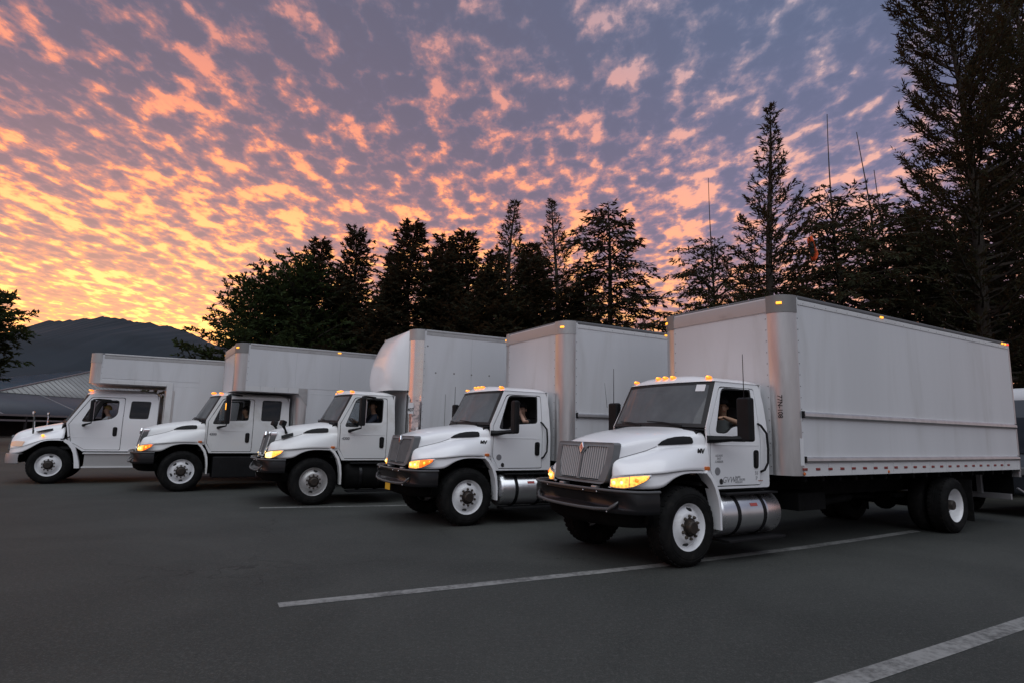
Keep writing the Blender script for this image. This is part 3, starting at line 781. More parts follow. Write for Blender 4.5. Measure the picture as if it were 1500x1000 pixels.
from mathutils.bvhtree import BVHTree
def projector(o, d=(0, -1, 0)):
    """returns f(x, z, off, sg): point of o's evaluated surface met along -y (or +y for sg=-1), lifted by off"""
    dg = bpy.context.evaluated_depsgraph_get(); dg.update()
    bv = BVHTree.FromObject(o, dg)
    dv = Vector(d).normalized()
    def f(u, w_, off, sg=1, org=None):
        if org is None: a = Vector((u, 2.0, w_))
        else: a = Vector(org(u, w_))
        a.y *= sg; dd = Vector((dv.x, dv.y * sg, dv.z))
        hit, n, i, q = bv.ray_cast(a, dd)
        if hit is None: hit = a + dd * (2.0 - .9)
        h = hit - dd * off; return (h.x, h.y, h.z)
    return f
def dense(poly, step=.03):
    out = []
    for i in range(len(poly)):
        a = Vector(poly[i]); b = Vector(poly[(i + 1) % len(poly)]); n = max(1, int((b - a).length / step))
        out += [tuple(a.lerp(b, k / n)) for k in range(n)]
    return out
def ih_front(t, p):
    """hood, grille, lamps and bumper of the bonneted cabs with an upright grille"""
    me = hood_mesh(HOOD_IH); h = link('hood', me, p['paint'], t)
    md = h.modifiers.new('subdivision', 'SUBSURF'); md.levels = 2; md.render_levels = 2
    sd = h.modifiers.new('thickness', 'SOLIDIFY'); sd.thickness = .006; sd.offset = -1
    pj = projector(h)
    for sg in (1, -1):
        # air intake
        # curved strip following the hood side: upper and lower edges sampled along its length
        up_e = [(.235, 1.535), (.16, 1.585), (.06, 1.622), (-.06, 1.645), (-.18, 1.655), (-.265, 1.652), (-.285, 1.63)]
        lo_e = [(.225, 1.527), (.16, 1.530), (.06, 1.535), (-.06, 1.542), (-.18, 1.550), (-.265, 1.558), (-.285, 1.575)]
        im = MB(); rows_i = []
        for (xa, za), (xb_, zb2) in zip(up_e, lo_e):
            col_ = [pj(xa, za, -.02, sg)] + [pj(xa + (xb_ - xa) * q, za + (zb2 - za) * q, .010, sg) for q in (0, .33, .66, 1)] + [pj(xb_, zb2, -.02, sg)]
            rows_i.append(col_)
        im.grid(rows_i).build('air_intake', 'plastic', h)
        # thin grey tubes drawing the shade line of the hood and fender creases
        for ln in ([(.80, 1.352), (.72, 1.372), (.62, 1.398), (.5, 1.43), (.4, 1.458), (.32, 1.487), (.25, 1.515)], [(.68, 1.172), (.58, 1.178), (.46, 1.186), (.32, 1.196), (.18, 1.206), (.0, 1.212), (-.15, 1.214), (-.30, 1.214)]):
            MB().tube([pj(a, b, .001, sg) for a, b in ln], .0045, 6).build('crease_shade', 'grey_print', h)
        # rear fender extension behind the wheel
        o_, i_ = [(-.33, 1.215), (-.42, 1.15), (-.51, 1.02), (-.565, .85), (-.585, .65), (-.585, .43)], [(-.55, .43), (-.545, .65), (-.52, .82), (-.465, .98), (-.39, 1.10), (-.31, 1.175)]
        MB().prism(o_ + i_, lambda a, b: (a, sg * .90, b), lambda a, b: (a, sg * (1.085 - .03 * max(0, (b - .9))), b)).build('fender_extension', p['paint'], h, bevel=.006)
        MB().obox((-.37, sg * 1.03, 1.235), (.045, 0, .0), (0, .022, 0), (0, 0, .026)).build('side_marker', 'marker_amber_off', h, bevel=.012)
        # wheel well
        ww = MB().grid([[(.66 * math.cos(a), sg * yy, .5 + .67 * math.sin(a)) for a in np.linspace(R(5), R(185), 17)] for yy in (.42, .97)])
        ww.build('wheel_well', 'chassis', t)
        # head lamp: two lit segments under one lens, following the fender nose
        path = [((.957, .615), .995, 1.10), ((.93, .70), .985, 1.125), ((.885, .80), .985, 1.14), ((.82, .895), 1.01, 1.155), ((.735, .975), 1.065, 1.165), ((.655, 1.025), 1.13, 1.17)]
        def rows_(a, b, off):
            up_, lo_ = [], []
            for i in range(25):
                u = a + (b - a) * i / 24; k = u * (len(path) - 1); j = min(int(k), len(path) - 2); f = k - j
                (x0, y0), l0, u0 = path[j]; (x1, y1), l1, u1 = path[j + 1]
                x = x0 + (x1 - x0) * f; y = y0 + (y1 - y0) * f; l = l0 + (l1 - l0) * f; uu = u0 + (u1 - u0) * f
                d = Vector((y1 - y0, -(x1 - x0))).normalized(); x += d.x * off; y += d.y * off
                lo_.append((x, sg * y, l)); up_.append((x - .012, sg * y, uu))
            return lo_, up_
        def lens(a, b, o0, o1, shrink=0.):
            lo_, up_ = rows_(a, b, o1); lb, ub = rows_(a, b, o0)
            if shrink:
                lo_ = [(x, y, z + shrink) for x, y, z in lo_]; up_ = [(x, y, z - shrink) for x, y, z in up_]
                lb = [(x, y, z + shrink) for x, y, z in lb]; ub = [(x, y, z - shrink) for x, y, z in ub]
            mid = [tuple((Vector(q) + Vector(r_)) / 2 + Vector((.006, sg * .006, 0))) for q, r_ in zip(lo_, up_)]
            m = MB().grid([lb, lo_, mid, up_, ub, lb]); 
            return m
        hl = lens(0, 1, .0, .012).build('headlight', 'bumper_silver', t)
        lens(.03, .50, .012, .018, .012).build('lamp_lens', p['lamp'], hl)
        lens(.52, .95, .012, .018, .010).build('turn_signal', p['turn'], hl)
        for u, rr, mm in ((.14, .030, 'lamp_hot'), (.34, .026, 'lamp_hot'), (.66, .030, p['turn2']), (.82, .013, 'amber_core')):
            lo_, up_ = rows_(u, u + .01, .024); c = (Vector(lo_[0]) + Vector(up_[0])) / 2
            MB().ell(c, (rr * .7, rr, rr * .8), 12, 8).build('bulb', p.get('bulb', mm), hl)
    # grille
    def G(y, v_, d=0.):                        # v_: 0 bottom .. 1 top
        x = .955 - .115 * v_ + .03 * (1 - (y / .6) ** 2); return (x + d, y, 1.02 + .53 * v_)
    outer = rpoly([(-.53, 0), (.53, 0), (.60, .50), (.605, 1.0), (-.605, 1.0), (-.60, .50)], [.10, .10, .3, .07, .07, .3])
    lo = rpoly([(.02, .085), (.415, .085), (.49, .50), (.50, .90), (.115, .90), (.02, .70)], .025)
    ro = [(-a, b) for a, b in lo][::-1]
    gs = MB().prism(outer, lambda a, b: G(a, b, .03), lambda a, b: G(a, b, -.09), [lo, ro])
    g = gs.build('grille', p['grille'], t, bevel=.012)
    MB().prism([(-.50, .03), (.50, .03), (.53, .95), (-.53, .95)], lambda a, b: G(a, b, -.05), lambda a, b: G(a, b, -.06)).build('grille_backing', 'seal', g)
    for sg in (1, -1):
        for i in range(11):
            y = sg * (.045 + i * .043)
            top = .895 if abs(y) > .115 else .70 + .20 * max(0, (abs(y) - .02) / .095)
            MB().obox(tuple((Vector(G(y, .11)) + Vector(G(y, top))) / 2 + Vector((.002, 0, 0))), (.016, 0, .003), (0, .0105, 0), tuple((Vector(G(y, top)) - Vector(G(y, .11))) / 2)).build('grille_bar', p['bar'], g)
    c = Vector(G(0, .86, .045)); dm = [(0, -.075), (.045, 0), (0, .075), (-.045, 0)]
    MB().prism(dm, lambda a, b: (c.x + .012 - b * .2, a, c.z + b), lambda a, b: (c.x - .02 - b * .2, a, c.z + b)).build('emblem', 'chrome', g, bevel=.004)
    MB().prism([(q[0] * .62, q[1] * .62) for q in dm], lambda a, b: (c.x + .015 - b * .2, a, c.z + b), lambda a, b: (c.x + .008 - b * .2, a, c.z + b)).build('emblem_inset', 'label_red', g)
    MB().obox((c.x + .017, 0, c.z - .01), (.002, 0, 0), (0, .006, 0), (-.005, 0, .024)).build('emblem_stroke', 'chrome', g)
    # bumper
    pth = [(1.15, 0), (1.148, .25), (1.135, .50), (1.10, .75), (1.03, .95), (.93, 1.08), (.80, 1.135), (.62, 1.15)]
    pth = [(a, -b) for a, b in pth[:0:-1]] + pth
    def prof(y):
        k = min(1, max(0, (abs(y) - .72) / .22)); k = 1 - k * k * (3 - 2 * k)
        return [(-.10, .955), (-.03, .965), (-.01, .96), (-.008, .925), (-.05 * k, .905), (-.07 * k, .79), (-.04 * k, .755), (.0, .745), (.0, .725), (-.01, .70), (-.06, .69), (-.10, .69)]
    rws = []
    for i, (x, y) in enumerate(pth):
        a = Vector(pth[max(i - 1, 0)]); b = Vector(pth[min(i + 1, len(pth) - 1)]); d = (b - a).normalized(); n_ = Vector((d.y, -d.x))
        rws.append([(x + n_.x * q, y + n_.y * q, z) for q, z in prof(y)])
    bp = MB().grid(rws, True)
    m = len(rws[0]); L = len(rws)
    bp.f += [tuple(range(m)), tuple(range((L - 1) * m, L * m))]
    bo = bp.build('bumper', p['bumper'], t, smooth=50)
    vl = MB().grid([[(x - .09, y * .80, .69), (x - .13, y * .78, .56), (x - .22, y * .74, .50)] for x, y in pth]).build('air_dam', 'chassis', bo)
    MB().tube([(x - .005, y * .998, .968) for x, y in pth], .017, 8).build('bumper_rim', 'bumper_highlight', bo)
    smile = [(pth[i][0] + .002, pth[i][1], z) for i, z in ((3, .87), (3, .80), (4, .745), (5, .728), (6, .722), (7, .72), (8, .722), (9, .728), (10, .745), (11, .80), (11, .87))]
    smile[0] = (1.025, -.86, .85); smile[1] = (1.07, -.83, .80); smile[-1] = (1.025, .86, .85); smile[-2] = (1.07, .83, .80)
    sm2 = []
    for i in range(len(smile) - 1):
        a, b = Vector(smile[i]), Vector(smile[i + 1]); sm2 += [a.lerp(b, q) for q in (0, .5)]
    sm2.append(Vector(smile[-1]))
    MB().tube(sm2, [.006, .014] + [.021] * (len(sm2) - 4) + [.014, .006], 8).build('bumper_lip', 'bumper_highlight', bo)
    for y, z in ((-.52, .94), (.30, .94), (-.62, .715), (.02, .712), (.55, .94), (.72, .712)):
        x = 1.15 - .05 * (abs(y) / .75) ** 2
        MB().ell((x, y, z), (.016, .012, .012), 8, 6).build('bolt', 'chrome', bo)
    for y in (-.35, .35): MB().box(.9, 1.02, y - .05, y + .05, .96, .995).build('tow_hook', 'bumper_silver', bo, bevel=.012)
    if p.get('plate'):
        MB().box(1.145, 1.157, -.05, .20, .58, .735).build('licence_plate', 'yellow_plate', bo, bevel=.004)
    return h

def chassis(t, xr, wb, tank=True, dark_tank=False):
    ch = MB()
    for s in (1, -1): ch.box(.95, xr + .1, s * .38, s * .46, .72, .99)
    x = .5
    while x > xr: ch.box(x - .04, x + .04, -.38, .38, .76, .95); x -= .9
    ch.box(.86, -.75, -.33, .33, .55, 1.35)                 # engine and gearbox
    ch.box(-.75, -1.6, -.2, .2, .6, .9)
    ch.tube([(0, -.95, .46), (0, .95, .46)], .07, 10); ch.tube([(-wb, -1.0, .5), (-wb, 1.0, .5)], .10, 10)
    ch.ell((-wb + .05, 0, .5), (.26, .2, .2), 14, 8); ch.tube([(-1.6, 0, .72), (-wb + .25, 0, .56)], .05, 8)
    for s in (1, -1):                                        # leaf springs
        ch.obox((.0, s * .42, .56), (.62, 0, .0), (0, .04, 0), (0, 0, .03)); ch.obox((-wb, s * .5, .64), (.75, 0, 0), (0, .05, 0), (0, 0, .04))
    ch.box(-wb + 1.3, -wb + 2.3, -.95, -.5, .55, .95)
    ch.tube([(-2.1, .62, .62), (-3.6, .62, .62), (-4.2, .75, .7)], .06, 10)
    ch.box(-2.4, -3.1, .5, 1.0, .58, .84)
    c = ch.build('chassis', 'chassis', t, bevel=.008)
    for s in (1, -1):
        MB().box(-wb - .68, -wb - .66, s * .72, s * 1.24, .18, .95).build('mud_flap', 'rubber', c)
    MB().box(xr - .0, xr + .06, -1.1, 1.1, .48, .60).box(xr + .02, xr + .1, -.6, -.5, .58, 1.0).box(xr + .02, xr + .1, .5, .6, .58, 1.0).build('rear_bumper', 'bumper_silver', c, bevel=.01)
    return c
def fuel_tank(t, x0, x1, m='tank_aluminium', sides=(1, -1), strap='plastic'):
    for s in sides:
        y, z, r_ = .77, .60, .30
        tk = MB().lathe([(0, x0 - .02), (.16, x0 - .015), (.27, x0 + .02), (r_, x0 + .06), (r_, x0 + .34), (r_ + .004, x0 + .35), (r_, x0 + .36), (r_, x1 - .06), (.27, x1 - .02), (.16, x1 + .015), (0, x1 + .02)], (0, s * y, z), 'x', 1, 32).build('fuel_tank', m, t, smooth=50)
        for x in (x0 + .42, x1 - .34):
            MB().lathe([(r_ + .002, x - .035), (r_ + .010, x - .03), (r_ + .010, x + .03), (r_ + .002, x + .035)], (0, s * y, z), 'x', 1, 32).build('strap', strap, tk)
        MB().box(x0 + .1, x1 - .1, s * .62, s * 1.06, .872, .90).build('step_plate', 'plastic', tk, bevel=.006)
        MB().box(x0 + .05, x1 - .05, s * .82, s * 1.12, .26, .295).build('step_plate', 'plastic', tk, bevel=.006)
        if m == 'tank_aluminium':
            MB().obox(((x0 + x1) / 2 - .02, s * (y + (r_ + .004) * math.cos(.45)), z + (r_ + .004) * math.sin(.45)), (.075, 0, 0), (0, -s * math.sin(.45) * .022, math.cos(.45) * .022), (0, s * .002 * math.cos(.45), .002 * math.sin(.45))).build('warning_label', 'label_red', tk)
        MB().tube([((x0 + x1) / 2 - .5, s * (y + .02), z + r_ - .01), ((x0 + x1) / 2 - .5, s * (y + .05), z + r_ + .05)], .05, 12).build('filler_cap', 'bumper_silver', tk)
def rear_wheels(t, wb):
    for s in (1, -1):
        wheel(t, -wb, s * 1.215, s, front=False)
        MB().lathe([(.285, .0), (.36, .012), (.46, .0), (.5, -.05), (.5, -.21), (.46, -.26), (.36, -.27), (.285, -.25)], (-wb, s * .865, .5), 'y', s, 40, True).build('inner_tyre', 'rubber', t)

GT = 'box trucks parked side by side'
POSE = {1: (-12.924, 17.573, 206.902), 2: (-8.78, 16.332, 212.295), 3: (-4.739, 14.311, 208.684), 4: (-1.242, 11.886, 209.657), 5: (1.786, 8.895, 211.525)}
def truck(k, label):
    X, Y, a = POSE[k]
    return empty('box_truck', (X, Y, 0), R(a), label=label, cat='truck', group=GT)
WIN_MV = [(-.645, 1.71), (-.88, 1.70), (-1.02, 1.80), (-1.50, 1.83), (-1.53, 2.37), (-.88, 2.35)]
BASE = dict(ws=(-.47, 1.79, -.79, 2.425), rear=-1.78, roof=2.52, bottom=.95, door_rear=-1.61, paint='paint', window=WIN_MV, window_r=[.06, .08, .08, .06, .06, .09],
            handle=(-1.49, 1.35), lamp='lamp_yellow', turn='lamp_yellow', turn2='lamp_orange', grille='grey_trim', bar='grille_bar', bumper='bumper_black', crease=1.545)

# ---- truck 5: the nearest
t5 = truck(5, 'nearest white box truck with barred grey grille and red reflectors along its cargo box')
p5 = dict(BASE, open=True, grab=True, sticker=True)
c5 = cab(t5, p5); h5 = ih_front(t5, p5)
for s in (1, -1):
    wheel(t5, 0, s * 1.03, s)
    mirror(t5, s, (-.82, 1.32, 1.60, 2.19), (.12, .22), (-.50, 1.62), ant=2.78)
MB().tube([(-.60, -1.26, 2.1), (-.58, -1.30, 2.52)], [.004, .002], 6).build('antenna', 'plastic', t5)
chassis(t5, -9.7, 6.84); fuel_tank(t5, -1.93, -.62); rear_wheels(t5, 6.84)
b5 = cargo_box(t5, -1.90, -9.75, 1.12, 3.80)
MB().box(-2.17, -2.19, 1.258, 1.266, 1.27, 1.66).box(-2.11, -2.19, 1.256, 1.262, 1.27, 1.66).build('sticker', 'sticker_white', b5)
# folded tail lift at the rear
tl = MB().box(-9.83, -9.80, -1.1, 1.1, .55, 1.35).build('tail_lift', 'chassis', t5, bevel=.008)
MB().tube([(-9.84, 1.15, .72), (-10.05, 1.22, .60), (-10.25, 1.22, .38)], .02, 8).build('lift_arm', 'bumper_silver', tl)
MB().box(-9.9, -9.8, 1.08, 1.22, .95, 1.12).build('lift_bracket', 'bumper_silver', tl, bevel=.01)

# ---- truck 4
t4 = truck(4, 'white box truck with a yellow licence plate under its black bumper')
p4 = dict(BASE, open=True, grab=True)
c4 = cab(t4, p4); h4 = ih_front(t4, dict(p4, plate=True, bar='grey_trim', lamp='lamp_yellow', turn='lamp_orange', turn2='amber_core'))
for s in (1, -1):
    wheel(t4, 0, s * 1.03, s)
    mirror(t4, s, (-.78, 1.32, 1.63, 2.23), (.11, .17), (-.50, 1.63), ant=(2.62 if s < 0 else None))
chassis(t4, -9.7, 6.84); fuel_tank(t4, -1.93, -.66); rear_wheels(t4, 6.84)
b4 = cargo_box(t4, -1.90, -9.6, 1.12, 3.87, capmat='roof_rail')
MB().obox((-1.90 + .0 + .012 - .02, 1.02 + .0, 2.10), (.004, 0, 0), (0, .06, 0), (0, 0, .22)).build('sticker', 'faded_print', b4)

# ---- truck 3
t3 = truck(3, 'white box truck with a bulging rounded wind fairing above its cab')
WIN_OLD = [(-.62, 1.69), (-.93, 1.69), (-.97, 1.78), (-1.49, 1.80), (-1.52, 2.36), (-.88, 2.35)]
p3 = dict(BASE, paint='paint_dirty', window=WIN_OLD, vent=-.97, grille='chrome', bar='grey_trim', lamp='lamp_hot', turn='lamp_yellow', turn2='amber_core', crease=1.52)
c3 = cab(t3, p3); h3 = ih_front(t3, p3)
for s in (1, -1):
    wheel(t3, 0, s * 1.03, s, rimmat='rim_steel')
    mirror(t3, s, (-.94, 1.20, 1.72, 2.36), (.12, .20), (-.73, 1.60), bars='old')
    # fender mirror on the hood
    fm = MB().obox((.66, s * .66, 1.74), (.05, s * .02, .02), (-.02, .09, 0), (-.015, 0, .055)).build('hood_mirror', 'plastic', t3, bevel=.02)
    MB().tube([(.66, s * .66, 1.70), (.60, s * .64, 1.60), (.57, s * .63, 1.52)], [.035, .022, .03], 8).obox((.55, s * .665, 1.47), (.12, 0, -.035), (0, .018, 0), (0, -s * .02, .035)).build('mirror_stalk', 'plastic', fm, bevel=.004)
chassis(t3, -9.7, 6.84); fuel_tank(t3, -1.85, -.68, 'chassis', strap='bumper_black'); rear_wheels(t3, 6.84)
b3 = cargo_box(t3, -2.05, -9.6, 1.12, 4.04, rails=False, panels=True, polished=True, toplights=False, capmat='roof_rail')
rws = []
for i in range(17):
    v_ = i / 16
    row = []
    for j in range(25):
        u = -1 + 2 * j / 24
        f = (max(0, 1 - abs((v_ - .24) / .76) ** 1.6)) ** .75 if v_ > .24 else (max(0, 1 - abs((v_ - .24) / .40) ** 2.3)) ** .5
        q = (max(0, 1 - abs(u) ** 5.0)) ** .5
        row.append((-2.05 + .008 + .50 * f * q, u * 1.0, 2.58 + 1.44 * v_))
    rws.append(row)
MB().grid(rws).build('wind_fairing', 'paint', b3, smooth=0)
MB().obox((-2.05 - .25 + .262 * .80, 1.0 + .262 * .6, 2.16), Vector((.003 * .8, .003 * .6, 0)), Vector((-.075 * .6, .075 * .8, 0)), (0, 0, .13)).build('number_sticker', 'sticker_white', b3)
text('number', '407', 'black_print', b3, .11, (-2.30 + .268 * .80, 1.0 + .268 * .6, 2.12), (-.6, .8, 0), (0, 0, 1), .002)

for x, z in ((-2.64, 3.02), (-3.12, 3.03), (-3.59, 3.03), (-4.08, 3.04), (-2.41, 3.65)):
    MB().lathe([(0, .002), (.016, .002), (.022, 0)], (x, 1.257, z), 'y', 1, 10).build('grey_dot', 'cap_grey', b3)  # small flat grey discs on the side panels
MB().box(-2.92, -2.91, 1.254, 1.260, 1.50, 2.52).build('panel_joint', 'cap_grey', b3)

# ---- truck 2
t2 = truck(2, 'white extended cab box truck with a glowing amber light on its black door mirror')
p2 = dict(BASE, rear=-2.52, door_rear=-1.62, paint='paint_dirty', window=WIN_OLD, vent=-.97, window2=[(-1.80, 1.80), (-2.29, 1.80), (-2.33, 2.36), (-1.82, 2.36)],
          grille='chrome', bar='grey_trim', lamp='lamp_yellow', turn='lamp_orange', turn2='amber_core', crease=1.52)
c2 = cab(t2, p2); h2 = ih_front(t2, p2)
for s in (1, -1):
    wheel(t2, 0, s * 1.03, s, style='five_hole')
    mirror(t2, s, (-.92, 1.25, 1.70, 2.44), (.12, .22), (-.76, 1.60), bars='old', amber=True)
chassis(t2, -9.7, 7.2); rear_wheels(t2, 7.2)
for s in (1, -1):
    MB().box(-1.75, -.70, s * .60, s * 1.06, .33, .86).build('battery_box', 'plastic', t2, bevel=.03)
b2 = cargo_box(t2, -2.62, -9.7, 1.12, 3.84, attic=(-1.02, 2.57), rails=False, panels=True)
for s in (1, -1):
    for i in range(4):
        x = -1.30 - i * .36
        MB().box(x - .004, x - .356, s * 1.245, s * 1.262, 2.575, 2.715).build('attic_trim', 'sill_white', b2, bevel=.004)
    MB().prism([(-2.66, 2.72), (-2.90, 2.72), (-2.90, 2.24), (-2.78, 2.40), (-2.66, 2.56)], lambda a, b: (a, s * 1.258, b), lambda a, b: (a, s * 1.270, b)).build('gusset', 'roof_rail', b2)

# ---- truck 1
t1 = truck(1, 'white extended cab box truck with chrome hood mirrors and a silver side step')
p1 = dict(BASE, ws=(-.27, 1.64, -.72, 2.435), rear=-2.42, roof=2.60, bottom=.87, door_rear=-1.59, front_low=[(-.36, 1.12), (-.70, .87)],
          window=[(-.60, 1.68), (-.75, 1.67), (-1.33, 1.78), (-1.44, 1.90), (-1.45, 2.31), (-.86, 2.29)], window_r=[.08, .06, .1, .1, .08, .12],
          window2=[(-1.72, 1.79), (-2.20, 1.79), (-2.24, 2.30), (-1.74, 2.30)], handle=(-1.42, 1.42), crease=1.25)
c1 = cab(t1, p1)
HOOD_M2 = [(x, pr[:8] + [(pr[7][0] - .012, pr[7][1] - .012), pr[8]]) for x, pr in HOOD_M2]
me = hood_mesh(HOOD_M2, bulge=.17); h1 = link('hood', me, 'paint', t1)
md = h1.modifiers.new('subdivision', 'SUBSURF'); md.levels = 2; md.render_levels = 2
sd = h1.modifiers.new('thickness', 'SOLIDIFY'); sd.thickness = .006; sd.offset = -1
pj1 = projector(h1, (-.70, -.71, 0))
for s in (1, -1):
    wheel(t1, 0, s * 1.03, s)
    pl = rpoly([(.42, 1.385), (.20, 1.45), (-.05, 1.50), (-.06, 1.435), (.2, 1.39)], .02)
    MB().prism(pl, lambda a, b: (a, s * (.795 - a * .10 - (b - 1.44) * .6 + .014), b), lambda a, b: (a, s * (.74 - a * .1), b)).build('air_intake', 'plastic', h1)
    o_, i_ = [(-.30, 1.20), (-.44, 1.12), (-.55, .98), (-.61, .80), (-.67, .60), (-.70, .41)], [(-.58, .41), (-.555, .62), (-.52, .80), (-.46, .94), (-.37, 1.06), (-.27, 1.13)]
    MB().prism(o_ + i_, lambda a, b: (a, s * .90, b), lambda a, b: (a, s * 1.06, b)).build('fender_extension', 'paint', h1, bevel=.008)
    # headlight
    rows_h = []
    for i in range(9):
        u = i / 8; zt_h = 1.15 - .03 * u - .05 * (1 - u) ** 3; zb_h = .975 + .045 * (1 - u) ** 2 + .02 * u
        org = lambda a, b: (1.5 + .55 * (a - .5) * -1.0 * .7 + .0, .95 + .40 * (a - .5) * .9 + .55, b)
        rows_h.append([pj1(u, zt_h, -.03, s, org)] + [pj1(u, zb_h + (zt_h - zb_h) * q, .014, s, org) for q in (1, .66, .33, 0)] + [pj1(u, zb_h, -.03, s, org)])
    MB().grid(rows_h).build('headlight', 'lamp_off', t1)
    MB().ell((.20, s * 1.045, 1.285), (.04, .03, .035), 10, 6).build('side_marker', 'amber_core', h1)
    MB().obox((-.30, s * 1.02, 1.22), (.10, 0, -.04), (0, .02, 0), (.006, 0, .014)).build('hood_latch', 'plastic', h1)
    ww = MB().grid([[(.66 * math.cos(a), s * yy, .5 + .67 * math.sin(a)) for a in np.linspace(R(5), R(185), 17)] for yy in (.42, .97)]).build('wheel_well', 'chassis', t1)
    m = MB().tube([(.47, s * .79, 1.33), (.47, s * .83, 1.60), (.48, s * .88, 1.80)], [.026, .022, .018], 8).build('hood_mirror', 'chrome', t1)
    MB().obox((.49, s * .90, 1.86), (.025, 0, .0), (0, .07, 0), (0, 0, .06)).build('mirror_glass', 'chrome', m, bevel=.02)
    mirror(t1, s, (-.86, 1.20, 1.70, 2.28), (.10, .2), (-.66, 1.58), bars='old')
    MB().box(-1.98, -.78, s * .72, s * 1.05, .45, .80).build('step_box', 'roof_rail', t1, bevel=.02)
    for z in (.42, .80): MB().box(-2.0, -.74, s * .80, s * 1.10, z, z + .035).build('step_plate', 'sill_white', t1, bevel=.008)
g1 = MB().prism(rpoly([(-.46, .86), (.46, .86), (.50, 1.28), (-.50, 1.28)], .06), lambda a, b: (1.0 + (1.1 - b) * .15, a, b), lambda a, b: (.94, a, b)).build('grille', 'grey_trim', t1, bevel=.01)
for i in range(7):
    z = .91 + i * .055
    MB().box(1.005 + (1.1 - z) * .15, 1.02 + (1.1 - z) * .15, -.42, .42, z - .012, z + .012).build('grille_bar', 'chrome', g1)
pth = [(1.06, 0), (1.055, .35), (1.03, .62), (.96, .85), (.84, 1.0), (.66, 1.06)]
pth = [(a, -b) for a, b in pth[:0:-1]] + pth
bp = MB().grid([[(x - .1, y * .95, .80), (x, y, .79), (x + .012, y, .68), (x, y, .55), (x - .1, y * .95, .53)] for x, y in pth])
bp.build('bumper', 'bumper_silver', t1, smooth=50)
chassis(t1, -9.4, 7.0); rear_wheels(t1, 7.0)
b1 = cargo_box(t1, -2.55, -9.2, 1.12, 3.59, attic=(-.68, 2.75), rails=False, panels=True, capmat='roof_rail', toplights=False)
for s in (1, -1):
    for i in range(4):
        x = -.96 - i * .41
        MB().box(x - .004, x - .406, s * 1.245, s * 1.260, 2.755, 2.86).build('attic_trim', 'sill_white', b1, bevel=.004)
    MB().box(-2.60, -2.76, s * 1.245, s * 1.262, 1.12, 2.86).build('door_jamb', 'sill_white', b1, bevel=.004)

# ---- lettering
def side_text(t, body, m, size, x, z, bold=0., shear=0., off=.005, y=None, align='CENTER'):
    return text('lettering', body, m, t, size, (x, (ymap(z) if y is None else y) + off, z), (-1, 0, 0), (0, 0, 1), bold, shear, align)
for h, pr in ((h5, t5), (h4, t4)):
    side_text(h, 'MV', 'black_print', .095, -.315, 1.455, .005, .15, y=.975)
for c_, t_ in ((c2, t2), (c3, t3)):
    side_text(c_, '4300', 'grey_print', .085, -.66, 1.43, .003, .0, off=.006)
d5 = c5
side_text(c5, 'GVW', 'grey_print', .115, -.90, 1.068, -.0008, .3)
for i, (s_, z) in enumerate((('26,000', 1.105), ('LBS. GROSS', 1.07), ('WEIGHT', 1.035))): side_text(c5, s_, 'faded_print', .042, -1.03, z, .0, .0, align='LEFT')
for i, (s_, z) in enumerate((('US DOT', 1.40), ('2417', 1.36), ('CARRIER', 1.32))): side_text(c5, s_, 'faded_print', .042, -.70, z)
for c_ in (c5, c4):
    MB().lathe([(0, .003), (.052, .003), (.055, 0)], (-.67 if c_ is c5 else -.66, ymap(1.19) + .003, 1.19), 'y', 1, 20).build('round_decal', 'grey_print', c_)
    side_text(c_, 'e', 'black_print', .13, -.74, 1.06, .008)
side_text(c5, '55', 'faded_print', .07, -1.50, 1.155); side_text(c5, 'P', 'faded_print', .08, -1.50, 1.08)
MB().box(-1.54, -1.64, ymap(1.045) + .002, ymap(1.045) + .006, 1.040, 1.050).build('rust_mark', 'rust_edge', c5)
r2 = .262
text('lettering', '77N-108', 'black_print', b5, .095, (-1.90 - .25 + r2 * .93, 1.0 + r2 * .37, 2.12), (0, 0, -1), (-.37, .93, 0), .001)

